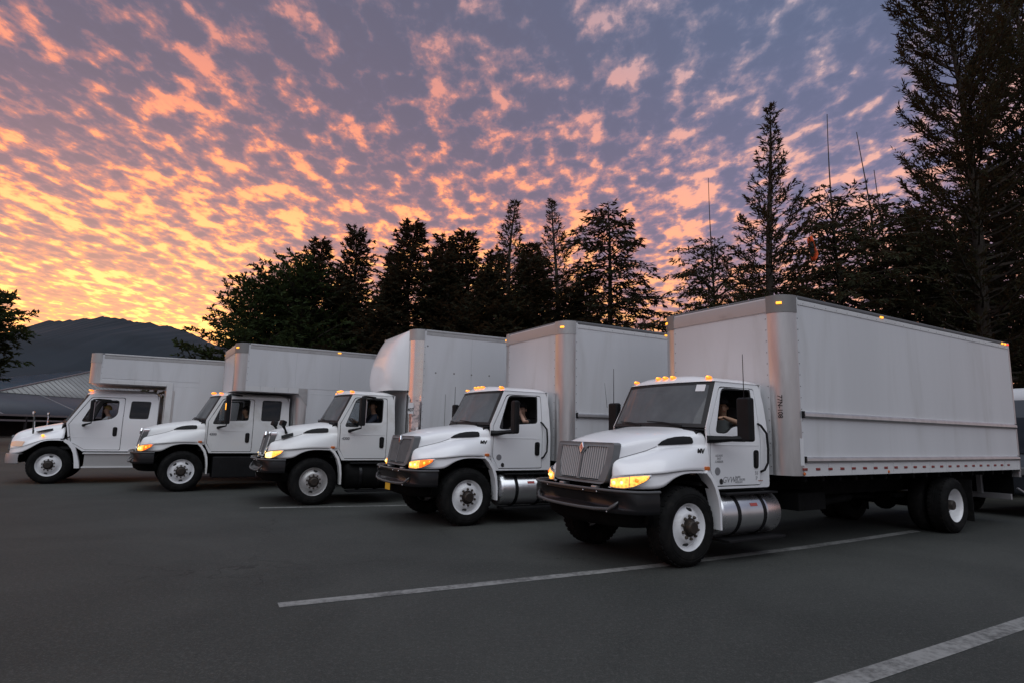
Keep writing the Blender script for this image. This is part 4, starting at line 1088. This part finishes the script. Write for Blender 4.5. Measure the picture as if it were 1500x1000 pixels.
# ------------------------------------------------------------------ drivers
def skin_obj(name, joints, edges, m, parent=None, sub=2, root=0):
    me = bpy.data.meshes.new(name); me.from_pydata([j[0] for j in joints], edges, [])
    o = bpy.data.objects.new(name, me); COL.objects.link(o)
    if parent is not None: o.parent = parent
    me.materials.append(MATS[m])
    md = o.modifiers.new('skin', 'SKIN'); md.use_smooth_shade = True
    for i, j in enumerate(joints):
        r_ = j[1]; me.skin_vertices[0].data[i].radius = (r_, r_) if not isinstance(r_, tuple) else r_
        me.skin_vertices[0].data[i].use_root = (i == root)
    s = o.modifiers.new('subdivision', 'SUBSURF'); s.levels = sub; s.render_levels = sub
    return o
def person(k, label, hip, larm, rarm, look, skin, shirt, hair, cap=None, long_sleeve=True):
    """hip in truck coordinates; larm/rarm = (elbow, wrist, fingertip direction) in truck coordinates relative to the hip"""
    X, Y, a = POSE[k]; a = R(a); c, s = math.cos(a), math.sin(a)
    J = []; E = []
    def j(p, r_, par=None):
        J.append((tuple(p), r_)); i = len(J) - 1
        if par is not None: E.append((par, i))
        return i
    pel = j((0, 0, .08), .13); wa = j((-.02, 0, .24), (.105, .135), pel); ch = j((-.04, 0, .40), (.11, .15), wa); nb = j((-.03, 0, .53), .062, ch); nk = j((-.005, 0, .60), .052, nb)
    lk = Vector((math.cos(look), math.sin(look), 0))
    hd = Vector((.01, 0, .715)) + lk * .012
    h0 = j(hd + Vector((0, 0, -.045)) + lk * .02, .066, nk); h1_ = j(hd + Vector((0, 0, .035)), .088, h0); h2_ = j(hd + Vector((0, 0, .105)) - lk * .01, .066, h1_)
    nz = j(hd + lk * .092 + Vector((0, 0, -.005)), .014, h1_)
    def limb(pts, par):
        for p, r_ in pts: par = j(p, r_, par)
        return par
    for sg in (1, -1):
        limb([((.10, sg * .10, .07), .095), ((.45, sg * .13, .11), .065), ((.52, sg * .13, -.28), .042), ((.66, sg * .13, -.34), .035)], pel)
    clothes = []
    for sg, arm in ((1, larm), (-1, rarm)):
        el, wr, fd = [Vector(q) for q in arm]; sh = Vector((-.03, sg * .185, .49))
        a1 = limb([(sh, .058), (sh.lerp(el, .5), .047), (el, .040), (el.lerp(wr, .3), .040), (wr, .026)], ch)
        fd = fd.normalized(); sd_ = fd.cross(Vector((0, 0, 1)));
        if sd_.length < .1: sd_ = Vector((0, 1, 0))
        sd_.normalize(); nrm = sd_.cross(fd)
        pm = j(wr + fd * .05, (.034, .02), a1)
        for f, (o_, L) in enumerate(((-.027, .065), (-.009, .078), (.010, .072), (.027, .056))):
            b0 = wr + fd * .085 + sd_ * o_
            b = j(b0, .0095, pm); m1 = j(b0 + fd * L * .5 - nrm * .006, .0088, b); j(b0 + fd * L * .85 - nrm * L * .4, .0075, m1)
        tb = j(wr + fd * .035 - sd_ * .036, .011, pm); j(wr + fd * .075 - sd_ * .058 - nrm * .01, .009, tb)
        clothes.append((sh, el, wr))
    o = skin_obj('person', J, E, skin)
    hx, hy, hz = hip
    o.location = (X + c * hx - s * hy, Y + s * hx + c * hy, hz); o.rotation_euler = (0, 0, a)
    tag(o, label, 'person', 'drivers sitting in the trucks')
    # shirt
    SJ = [((0, 0, .10), (.150, .165)), ((-.02, 0, .24), (.128, .160)), ((-.04, 0, .40), (.132, .175)), ((-.03, 0, .52), (.085, .10))]; SE = [(0, 1), (1, 2), (2, 3)]
    for sh, el, wr in clothes:
        n0 = len(SJ); SJ += [(tuple(sh), .076), (tuple(sh.lerp(el, .55)), .062)]; SE += [(2, n0), (n0, n0 + 1)]
        if long_sleeve: SJ += [(tuple(el), .053), (tuple(el.lerp(wr, .85)), .037)]; SE += [(n0 + 1, n0 + 2), (n0 + 2, n0 + 3)]
    skin_obj('shirt', SJ, SE, shirt, o, root=0)
    TJ = [((0, 0, .07), .155)]; TE = []
    for sg in (1, -1):
        n0 = len(TJ); TJ += [((.12, sg * .10, .07), .11), ((.45, sg * .13, .11), .082), ((.51, sg * .13, -.22), .062)]; TE += [(0, n0), (n0, n0 + 1), (n0 + 1, n0 + 2)]
    skin_obj('trousers', TJ, TE, 'cloth_jeans', o)
    # hair / cap, eyes, ears
    rt_ = Vector((-lk.y, lk.x, 0)); q = hd + Vector((0, 0, .05))
    hm = MB(); rows = []
    for i in range(9):
        th = math.pi * .60 * i / 8
        rows.append([tuple(q - lk * .012 + (.098 * math.sin(th) * math.cos(f)) * lk * 1.05 + (.090 * math.sin(th) * math.sin(f)) * rt_ + Vector((0, 0, .112 * math.cos(th) + (.045 if math.cos(f) > .2 and i > 5 else 0)))) for f in [2 * math.pi * n / 18 for n in range(18)]])
    hm.grid(rows, True).build('hair', hair, o, smooth=0)
    if cap:
        cm = MB(); rows = []
        for i in range(7):
            th = math.pi * .5 * i / 6
            rows.append([tuple(q + Vector((0, 0, .025)) + (.108 * math.sin(th) * math.cos(f)) * lk + (.100 * math.sin(th) * math.sin(f)) * rt_ + Vector((0, 0, .105 * math.cos(th)))) for f in [2 * math.pi * n / 18 for n in range(18)]])
        cm.grid(rows, True)
        br = [q + Vector((0, 0, .028)) + lk * (.10 + .085 * math.cos(u)) * 1.0 + rt_ * .085 * math.sin(u) for u in np.linspace(-math.pi / 2, math.pi / 2, 9)]
        inner = [q + Vector((0, 0, .03)) + lk * (.06 + .045 * math.cos(u)) + rt_ * .095 * math.sin(u) for u in np.linspace(-math.pi / 2, math.pi / 2, 9)]
        cm.grid([[tuple(p) for p in inner], [tuple(p) for p in br], [tuple(p - Vector((0, 0, .008))) for p in br], [tuple(p - Vector((0, 0, .008))) for p in inner]])
        cm.build('cap', cap, o, smooth=50)
    for sg in (1, -1):
        MB().ell(tuple(hd + Vector((0, 0, .022)) + lk * .080 + rt_ * sg * .032), (.010, .010, .007), 8, 6).build('eye', 'eye', o)
        MB().ell(tuple(hd + Vector((0, 0, .01)) + rt_ * sg * .086), (.016, .010, .028), 8, 6).build('ear', skin, o)
    MB().ell(tuple(hd + Vector((0, 0, -.048)) + lk * .084), (.010, .022, .006), 8, 6).build('mouth', 'label_red', o)
    return o
WHL = ((.22, .26, .27), (.46, .16, .36), (.6, -.1, .5)); WHR = ((.22, -.26, .27), (.46, -.16, .36), (.6, .1, .5))
person(5, 'driver in a black cap resting one arm on the window of the nearest truck', (-1.42, .45, 1.37), ((.22, .42, .50), (.50, .46, .555), (1, .1, .1)), WHR, R(60), 'skin_tan', 'cloth_grey', 'hair_dark', 'cap_black', False)
person(4, 'driver in black with a bare arm bent up to the face', (-1.46, .45, 1.37), ((.20, .40, .49), (.16, .17, .66), (-.2, -.5, .8)), WHR, R(35), 'skin_light', 'cloth_black', 'hair_dark', 'cap_black', False)
person(3, 'driver in dark clothes looking out from the truck with the bulging fairing', (-1.40, .45, 1.46), WHL, WHR, R(60), 'skin_tan', 'cloth_navy', 'hair_dark')
person(2, 'driver in dark clothes seen in profile against the far side window', (-1.50, .45, 1.33), WHL, WHR, R(15), 'skin_tan', 'cloth_black', 'hair_dark')
person(1, 'driver with blonde hair and a light shirt in the truck with hood mirrors', (-1.15, .45, 1.30), WHL, WHR, R(20), 'skin_light', 'cloth_light', 'hair_blonde')

# ------------------------------------------------------------------ van behind the nearest truck
van = empty('delivery_van', (12.35, 14.95, 0), R(205), label='dark van with a pale roof behind the rear end of the nearest truck', cat='van')
vb = MB().prism(rpoly([(1.2, .5), (1.25, 1.1), (.75, 1.35), (.25, 2.25), (-.3, 2.95), (-3.6, 3.05), (-3.75, .5)], [.1, .15, .15, .2, .5, .15, .1]), lambda a, b: (a, -1.0, b), lambda a, b: (a, 1.0, b)).build('body', 'roof_dark', van, bevel=.09, segs=3)
MB().prism(rpoly([(-.05, 2.62), (-.3, 3.02), (-3.62, 3.12), (-3.78, 2.62)], [.2, .3, .15, .1]), lambda a, b: (a, -1.012, b), lambda a, b: (a, 1.012, b)).build('roof', 'panel_white', vb, bevel=.08, segs=3)
MB().prism([(.72, 1.42), (.27, 2.2), (-.02, 2.48), (-.06, 2.46), (.22, 2.17), (.66, 1.40)], lambda a, b: (a + .02, -.88, b + .01), lambda a, b: (a + .02, .88, b + .01)).build('windscreen', 'dark_glass', vb)
for s in (1, -1):
    MB().prism(rpoly([(.45, 1.45), (.12, 2.15), (-.85, 2.2), (-.85, 1.45)], .06), lambda a, b: (a, s * 1.003, b), lambda a, b: (a, s * .98, b)).build('window', 'dark_glass', vb)
    for x in (.45, -2.8): wheel(van, x, s * .98, s, Rt=.5, rimmat='rim_steel')
    MB().box(1.17, 1.27, s * .55, s * .9, .95, 1.12).build('headlight', 'bumper_silver', vb, bevel=.02)

# ------------------------------------------------------------------ trees
def leaf_arrays(rng, base, direc, length, width):
    """diamond leaves: arrays (n,3),(n,3),(n),(n) -> verts, faces"""
    n = len(base); rnd = rng.normal(size=(n, 3)); side = np.cross(direc, rnd); side /= np.linalg.norm(side, axis=1)[:, None] + 1e-9
    L = length[:, None]; wv = width[:, None]
    v = np.empty((n, 4, 3)); v[:, 0] = base; v[:, 1] = base + direc * L * .45 + side * wv; v[:, 2] = base + direc * L; v[:, 3] = base + direc * L * .45 - side * wv
    return v.reshape(-1, 3)
def norm(a): return a / (np.linalg.norm(a, axis=1)[:, None] + 1e-9)
def tree_meshes(kind, seed):
    rng = np.random.default_rng(seed)
    K = dict(
     A=dict(H=16., nb=140, lo=.08, hi=.985, R=3.0, prof=lambda h: (1.02 - h) ** .95 * (.65 + .35 * min(1, h * 4)) * 1.12, e0=(-5, 48), e1=(38, 72), spr=.12, sl=.60, sa=30, nl=10, ll=.20, lw=.024, tr=.20, droop=0.),
     G=dict(H=22., nb=235, lo=.08, hi=.985, R=5.4, prof=lambda h: (1.03 - h) ** .50 * (.6 + .4 * min(1, h * 4)), e0=(-10, 42), e1=(38, 74), spr=.13, sl=.85, sa=27, nl=11, ll=.24, lw=.027, tr=.30, droop=.05),
     B=dict(H=12., nb=250, lo=.05, hi=.98, R=2.9, prof=lambda h: (1.0 - h ** 1.7) ** .9 * .80 * (.75 + .25 * (1 - h)) + .06, e0=(0, 40), e1=(10, 55), spr=.13, sl=.60, sa=50, nl=12, ll=.19, lw=.034, tr=.16, droop=.0),
     C=dict(H=13., nb=135, lo=.10, hi=.76, R=3.3, prof=lambda h: max(.12, 1 - abs((h - .40) / .42) ** 2.4) * .95, e0=(15, 45), e1=(-25, -5), spr=.16, sl=.66, sa=55, nl=10, ll=.19, lw=.030, tr=.17, droop=.35),
     E=dict(H=13., nb=200, lo=.06, hi=.97, R=2.2, prof=lambda h: (1 - h ** 2.2) ** .6 * .9 + .08, e0=(15, 30), e1=(-40, -10), spr=.15, sl=.55, sa=50, nl=10, ll=.24, lw=.034, tr=.16, droop=.4),
     D=dict(H=10., nb=170, lo=.10, hi=.95, R=3.4, prof=lambda h: max(.15, 1 - abs((h - .42) / .60) ** 2.2), e0=(5, 60), e1=(-10, 55), spr=.19, sl=.75, sa=60, nl=11, ll=.24, lw=.048, tr=.20, droop=.1),
     L=dict(H=10., nb=230, lo=.42, hi=.96, R=3.6, prof=lambda h: max(.15, 1 - abs((h - .66) / .45) ** 2.2), e0=(0, 40), e1=(-5, 15), spr=.20, sl=.8, sa=55, nl=11, ll=.30, lw=.055, tr=.2, droop=.1),
    )[kind]
    H = K['H']; tm = MB()
    ph = rng.uniform(0, 6, 3); wob = .012 * H
    def tpos(h): return np.array([wob * math.sin(2.2 * h * 3 + ph[0]) * h, wob * math.sin(1.7 * h * 3 + ph[1]) * h, h * H])
    hs = np.linspace(0, 1, 14)
    tm.tube([tuple(tpos(h) - (np.array([0, 0, .4]) if h == 0 else 0)) for h in hs], [K['tr'] * (1 - h) ** (1.7 if kind == 'C' else .9) + .012 for h in hs], 8)
    LB, LD, LL, LW = [], [], [], []
    for b in range(K['nb']):
        h = K['lo'] + (K['hi'] - K['lo']) * ((b + rng.uniform(0, 1)) / K['nb'])
        az = b * 2.399 + rng.uniform(-.5, .5)
        L = K['R'] * K['prof'](h) * rng.uniform(.55, 1.15) * (1 + .28 * math.sin(9 * h + ph[0] + 1.5 * math.sin(az + ph[1])) * (1 if kind in 'BED' else .5))
        if kind == 'C' and rng.random() < .18: L *= .5
        if L < .15: L = .15
        e0 = R(K['e0'][0] + (K['e0'][1] - K['e0'][0]) * h + rng.uniform(-10, 10)); e1 = R(K['e1'][0] + (K['e1'][1] - K['e1'][0]) * h + rng.uniform(-12, 12))
        m = 8; pts = [tpos(h)]; dirs = []
        for i in range(m):
            e = e0 + (e1 - e0) * i / (m - 1); a_ = az + rng.uniform(-.08, .08)
            d = np.array([math.cos(a_) * math.cos(e), math.sin(a_) * math.cos(e), math.sin(e)]); dirs.append(d); pts.append(pts[-1] + d * L / m)
        pts = np.array(pts); dirs.append(dirs[-1]); dirs = np.array(dirs)
        tm.tube([tuple(p) for p in pts[::2]], [max(.006, .016 * L * (1 - i / 4.6)) for i in range(5)], 4, False)
        ns = max(3, int(L / K['spr']))
        ss = np.clip(np.linspace(.12 if L < 1.5 else .22, 1.0, ns) + rng.uniform(-.03, .03, ns), 0, 1); f = ss * m; i0 = np.minimum(f.astype(int), m - 1); fr = (f - i0)[:, None]
        sp = pts[i0] * (1 - fr) + pts[i0 + 1] * fr; sdv = dirs[i0]
        lat = norm(np.cross(sdv, np.array([0, 0, 1.0]))); sg = np.where(np.arange(ns) % 2 == 0, 1., -1.)[:, None]
        ang = R(K['sa']) * rng.uniform(.5, 1.25, ns)[:, None]
        bd = norm(sdv * np.cos(ang) + lat * sg * np.sin(ang) + np.array([0, 0, 1.]) * (rng.normal(0, .25, ns)[:, None] - K['droop']))
        bl = K['sl'] * (1.15 - .65 * ss) * rng.uniform(.6, 1.2, ns) * min(1, .35 + L / 2.2)
        nl = K['nl']
        tt = (np.arange(nl) + .5) / nl
        base = (sp[:, None, :] + bd[:, None, :] * (bl[:, None] * tt[None, :])[:, :, None]).reshape(-1, 3)
        dd = norm(np.repeat(bd, nl, 0) + rng.normal(0, .42, (ns * nl, 3)))
        LB.append(base); LD.append(dd); LL.append(K['ll'] * rng.uniform(.55, 1.25, ns * nl)); LW.append(K['lw'] * rng.uniform(.6, 1.3, ns * nl))
    v = leaf_arrays(rng, np.concatenate(LB), np.concatenate(LD), np.concatenate(LL), np.concatenate(LW))
    me = bpy.data.meshes.new('crown'); n = len(v) // 4
    me.vertices.add(len(v)); me.vertices.foreach_set('co', v.astype(np.float32).ravel())
    me.loops.add(n * 4); me.loops.foreach_set('vertex_index', np.arange(n * 4, dtype=np.int32))
    me.polygons.add(n); me.polygons.foreach_set('loop_start', np.arange(0, n * 4, 4, dtype=np.int32)); me.polygons.foreach_set('loop_total', np.full(n, 4, dtype=np.int32))
    me.update(calc_edges=True)
    me.materials.append(MATS[{'A': 'leaf_conifer', 'G': 'leaf_conifer', 'B': 'leaf_dark', 'C': 'leaf_conifer', 'E': 'leaf_dark', 'D': 'leaf_green', 'L': 'leaf_green'}[kind]])
    tme = tm.mesh('trunk', smooth=60); tme.materials.append(MATS['bark'])
    return tme, me, H
TM = {}
for kd, seeds in (('A', (1, 2)), ('G', (12, 13)), ('B', (3, 4, 5)), ('C', (6, 7)), ('E', (8,)), ('D', (9, 10)), ('L', (11,))):
    TM[kd] = [tree_meshes(kd, s) for s in seeds]
cnt = {}
def tree(kind, x, y, h, label, group, name='conifer_tree', sx=1.):
    i = cnt.get(kind, 0); cnt[kind] = i + 1
    tme, cme, H = TM[kind][i % len(TM[kind])]
    o = empty(name, (x, y, 0), random.uniform(0, 6.28), label=label, cat='tree', group=group)
    s = h / H; o.scale = (s * sx, s * sx, s)
    link('trunk', tme, None, o); link('crown', cme, None, o)
    return o
GL, GR_ = 'trees in the line behind the four left trucks', 'trees behind the nearest truck'
tree('D', -13.3, 30, 9.1, 'leafy tree at the left end of the tree line behind the trucks', GL, 'broadleaf_tree')
tree('D', -12.9, 33, 9.7, 'dark broad tree behind the leafy tree at the left end', GL, 'broadleaf_tree')
tree('D', -11.0, 31, 10.2, 'green bushy tree above the roof of the truck with the amber mirror light', GL, 'broadleaf_tree')
tree('B', -10.63, 32, 11.9, 'dark conifer with a broken top right of the green bushy tree', GL, sx=1.6)
tree('B', -9.06, 33, 12.8, 'narrow pointed conifer left of the gap of orange sky', GL, sx=1.35)
tree('B', -7.6, 36, 12.2, 'lower conifer behind the gap of orange sky', GL, sx=1.1)
tree('B', -5.61, 32, 13.0, 'conifer with a ragged two pointed top above the wind fairing', GL, sx=1.75)
tree('B', -4.24, 35, 13.0, 'low conifer between two taller ones above the wind fairing', GL, sx=1.75)
tree('B', -2.46, 33, 12.7, 'broad dark conifer left of the tallest one in the tree line', GL, sx=1.75)
tree('A', -.10, 32, 14.5, 'tallest dense conifer in the tree line with a pointed top', GL, sx=1.5)
tree('B', -1.2, 36, 12.6, 'conifer half hidden behind the tallest one in the tree line', GL, sx=1.7)
tree('B', 1.34, 36, 13.2, 'conifer hidden between the two tallest points of the tree line', GL, sx=1.65)
tree('A', 2.29, 32, 14.5, 'slim see through conifer right of the tallest dense one', GL, sx=1.35)
tree('E', 4.92, 30, 13.5, 'conifer with drooping branch tips at the right end of the tree line', GL, sx=1.4)
tree('B', 4.6, 36, 11.0, 'low dark conifer behind the drooping one', GL, sx=1.6)
tree('B', -9.7, 34, 10.3, 'dark bushy conifer filling the line below the narrow pointed conifer', GL, sx=1.8)
tree('B', -6.6, 31, 9.4, 'low bushy conifer in front of the ragged two pointed conifer', GL, sx=1.9)
tree('B', -3.4, 31, 11.0, 'dark conifer low between the ragged one and the broad one', GL, sx=1.8)
tree('B', -1.3, 31, 10.0, 'round dark conifer low beneath the tallest dense conifer', GL, sx=1.9)
tree('B', .9, 31, 10.8, 'dark conifer low between the tallest one and the slim one', GL, sx=1.8)
tree('B', 3.5, 32, 9.4, 'round dark conifer low between the slim conifer and the drooping one', GL, sx=1.9)
tree('C', 7.23, 33, 9.6, 'small thin tree in the pink gap between the two groups of trees', GR_)
tree('C', 9.6, 34, 10.2, 'low thin tree right of the pink gap', GR_)
tree('C', 9.17, 27, 13.65, 'airy tree with a bare spike, leftmost behind the nearest truck', GR_)
tree('A', 11.02, 25, 16.3, 'slender conifer with feathery upswept branches above the front corner of the nearest cargo box', GR_, sx=1.25)
tree('C', 12.2, 30, 12.6, 'drooping tree beside the red cloth', GR_)
tree('C', 14.38, 26, 16.4, 'tree with the tallest bare spike among drooping branches', GR_)
tree('C', 16.54, 27, 16.2, 'dense drooping tree with several thin spikes left of the giant conifer', GR_, sx=1.1)
tree('C', 18.4, 29, 15.2, 'drooping tree behind the left side of the giant conifer', GR_, sx=1.2)
tree('G', 19.8, 25, 24.5, 'giant dark conifer whose tip reaches the top of the picture', GR_, sx=1.0)
tree('G', 24.6, 27, 26.5, 'giant dark conifer at the right edge of the picture', GR_, sx=1.0)
tree('B', 21.6, 31, 14.0, 'dense low conifer between the two giant ones', GR_, sx=1.35)
tree('B', 26.4, 32, 17.0, 'dense conifer behind the rightmost giant', GR_, sx=1.2)
tree('C', 15.6, 33, 12.8, 'thin tree far behind the red cloth', GR_, sx=1.1)
tree('B', 27.8, 36, 13.0, 'dark bushy conifer low at the right edge', GR_, sx=1.3)
tree('L', -37.7, 40, 10.6, 'leafy tree at the left edge in front of the hill', 'trees by the building', 'broadleaf_tree', sx=1.1)

# hedge and undergrowth below the trees
def mass(name, x0, x1, y0, y1, zmax, n, seed, m):
    rng = np.random.default_rng(seed)
    xx = rng.uniform(x0, x1, n); yy = rng.uniform(y0, y1, n)
    top = zmax * (.62 + .38 * np.sin(xx * .9 + 1.3 * np.sin(xx * .37))) ; zz = rng.uniform(0, 1, n) ** .8 * top
    d = norm(rng.normal(size=(n, 3)) + np.array([0, 0, .4]))
    v = leaf_arrays(rng, np.stack([xx, yy, zz], 1), d, rng.uniform(.25, .55, n), rng.uniform(.05, .12, n))
    me = bpy.data.meshes.new(name); k = len(v) // 4; me.from_pydata(v.tolist(), [], [tuple(range(4 * i, 4 * i + 4)) for i in range(k)])
    me.materials.append(MATS[m]); return tag(link(name, me, None), kind='stuff')
mass('undergrowth', -18, 34, 28.5, 31.5, 3.8, 26000, 21, 'leaf_dark')
mass('undergrowth', 12, 40, 31, 36, 7.5, 26000, 22, 'leaf_dark')

mass('undergrowth', 11, 26, 19, 23.5, 2.9, 16000, 24, 'leaf_dark')
mass('undergrowth', -4, 11, 23.5, 27, 2.4, 12000, 25, 'leaf_dark')

# red cloth hanging among the branches
rc = empty('hanging_cloth', (12.05, 23.5, 8.72), 0, label='small torn orange red cloth hanging from a branch above the front of the nearest truck', cat='cloth')
rows = []
for i in range(9):
    v_ = i / 8; wd = .115 * math.sin(math.pi * (.10 + .80 * v_)) ** .6 * (1 + .35 * math.sin(9 * v_))
    rows.append([(u * wd + .05 * math.sin(5 * v_), .10 * math.cos(2.4 * u + 3 * v_), 1.0 * v_) for u in np.linspace(-1, 1, 9)])
cm = MB().grid(rows); o = cm.build('cloth', 'cloth_red', rc, smooth=0); md = o.modifiers.new('thickness', 'SOLIDIFY'); md.thickness = .02
MB().tube([(.02, 0, .98), (.05, .02, 1.5), (.10, .0, 2.1)], .012, 5).build('cord', 'seal', rc)
MB().ell((-.055, -.05, .46), (.085, .11, .34), 12, 8).build('dark_bundle', 'cloth_black', rc)

# ------------------------------------------------------------------ building on the left
bl = empty('metal_roof_building', (-56, 75, 0), 0, label='low building with ribbed grey metal roof and dark lean-to behind the leftmost truck', cat='building')
def off(p): return (p[0] + 56, p[1] - 75, p[2])
A_, B_, C_, D_ = (-56, 66, 4.77), (-56, 112, 4.77), (-62.5, 92, 9.7), (-69, 66, 4.77)
C2 = (-62.5, 112, 9.7); D2 = (-69, 112, 4.77)
def roof_face(name, pts, m):
    n = (Vector(pts[1]) - Vector(pts[0])).cross(Vector(pts[2]) - Vector(pts[0])).normalized(); n = n if n.z > 0 else -n
    mb = MB(); k = len(pts); mb.v = [off(p) for p in pts] + [off(Vector(p) - n * .12) for p in pts]
    mb.f = [tuple(range(k)), tuple(range(2 * k - 1, k - 1, -1))] + [(i, (i + 1) % k, k + (i + 1) % k, k + i) for i in range(k)]
    return mb.build(name, m, bl, smooth=0), n
r1, n1 = roof_face('main_roof', [A_, B_, C2, C_], 'roof_metal')
r2_, n2 = roof_face('hip_roof', [A_, C_, D_], 'roof_blue')
for i in range(46):
    y = 66.4 + i * 1.0; f = min(1, (y - 66) / 26.)
    a = Vector((-56, y, 4.77)); b = Vector((-56 - 6.5 * f, y, 4.77 + 4.93 * f))
    if (b - a).length > .3: MB().obox(off((a + b) / 2 + n1 * .03), (b - a) / 2, (0, .05, 0), n1 * .04).build('roof_rib', 'roof_metal', r1)
for i in range(20):
    x = -56.4 - i * .63; f = 1 - abs((x + 62.5) / 6.5)
    a = Vector((x, 66, 4.77)); b = Vector((x, 66 + 26 * f, 4.77 + 4.93 * f))
    if f > .03: MB().obox(off((a + b) / 2 + n2 * .03), (.04, 0, 0), (b - a) / 2, n2 * .04).build('roof_rib', 'roof_blue', r2_)
MB().tube([off(Vector(A_) + Vector((0, 0, .05))), off(Vector(C_) + Vector((0, 0, .05))), off(Vector(C2) + Vector((0, 0, .05)))], .09, 6).build('ridge_cap', 'fascia', r1)
rl_, nl_ = roof_face('lean_to_roof', [(-50, 50, 2.27), (-50, 112, 2.27), (-56.05, 112, 4.72), (-56.05, 50, 4.72)], 'roof_dark')
for y in (60, 72.2, 84, 96): MB().obox(off(Vector((-53, y, 3.50)) + nl_ * .02), (3.0, 0, -1.22), (0, .12, 0), nl_ * .03).build('roof_seam', 'fascia', rl_)
MB().box(6.02, 6.12, -25, 37, 2.14, 2.34).build('fascia', 'fascia', bl)
MB().box(5.9, 6.05, -25, 37, 1.62, 1.80).build('beam', 'fascia', bl)
MB().box(-12.8, -.2, -8.8, 36, 0, 4.75).build('wall', 'wall_dark', bl)
for y in range(-24, 37, 6): MB().box(5.85, 6.05, y - .1, y + .1, 0, 2.3).build('post', 'wall_dark', bl)

# ------------------------------------------------------------------ hill
prof = [(-900, 30), (-520, 46), (-400, 51), (-369, 52.5), (-342, 53.5), (-329, 60), (-316, 65.5), (-303, 70.5), (-285, 72.3), (-267, 74.4), (-251, 72.9), (-234, 70), (-220, 68.4), (-206, 61.5), (-185, 54), (-150, 46), (-60, 34), (80, 22), (300, 15), (700, 8)]
rng = np.random.default_rng(5)
xs = np.concatenate([np.arange(-900, -400, 10.), np.arange(-400, -130, 1.0), np.arange(-130, 700, 10.)])
zs = np.interp(xs, [q[0] for q in prof], [q[1] for q in prof])
jag = np.convolve(rng.normal(0, 1, len(xs)), np.ones(3) / 3, 'same') * .8 + np.convolve(rng.normal(0, 1, len(xs)), np.ones(9) / 9, 'same') * .9
rows = []
for f, y in ((0, 190), (.25, 245), (.5, 300), (.78, 355), (1.0, 400), (.85, 460), (.0, 640)):
    rows.append([(x, y + 12 * math.sin(x * .02 + y), -1 + (z + (j_ if f == 1 else 0)) * f + (1.5 * math.sin(x * .05 + y * .3) * (0 < f < 1))) for x, z, j_ in zip(xs, zs * .95, jag * .8)])
tag(MB().grid(rows).build('hill', 'hill_forest', smooth=0), kind='structure')
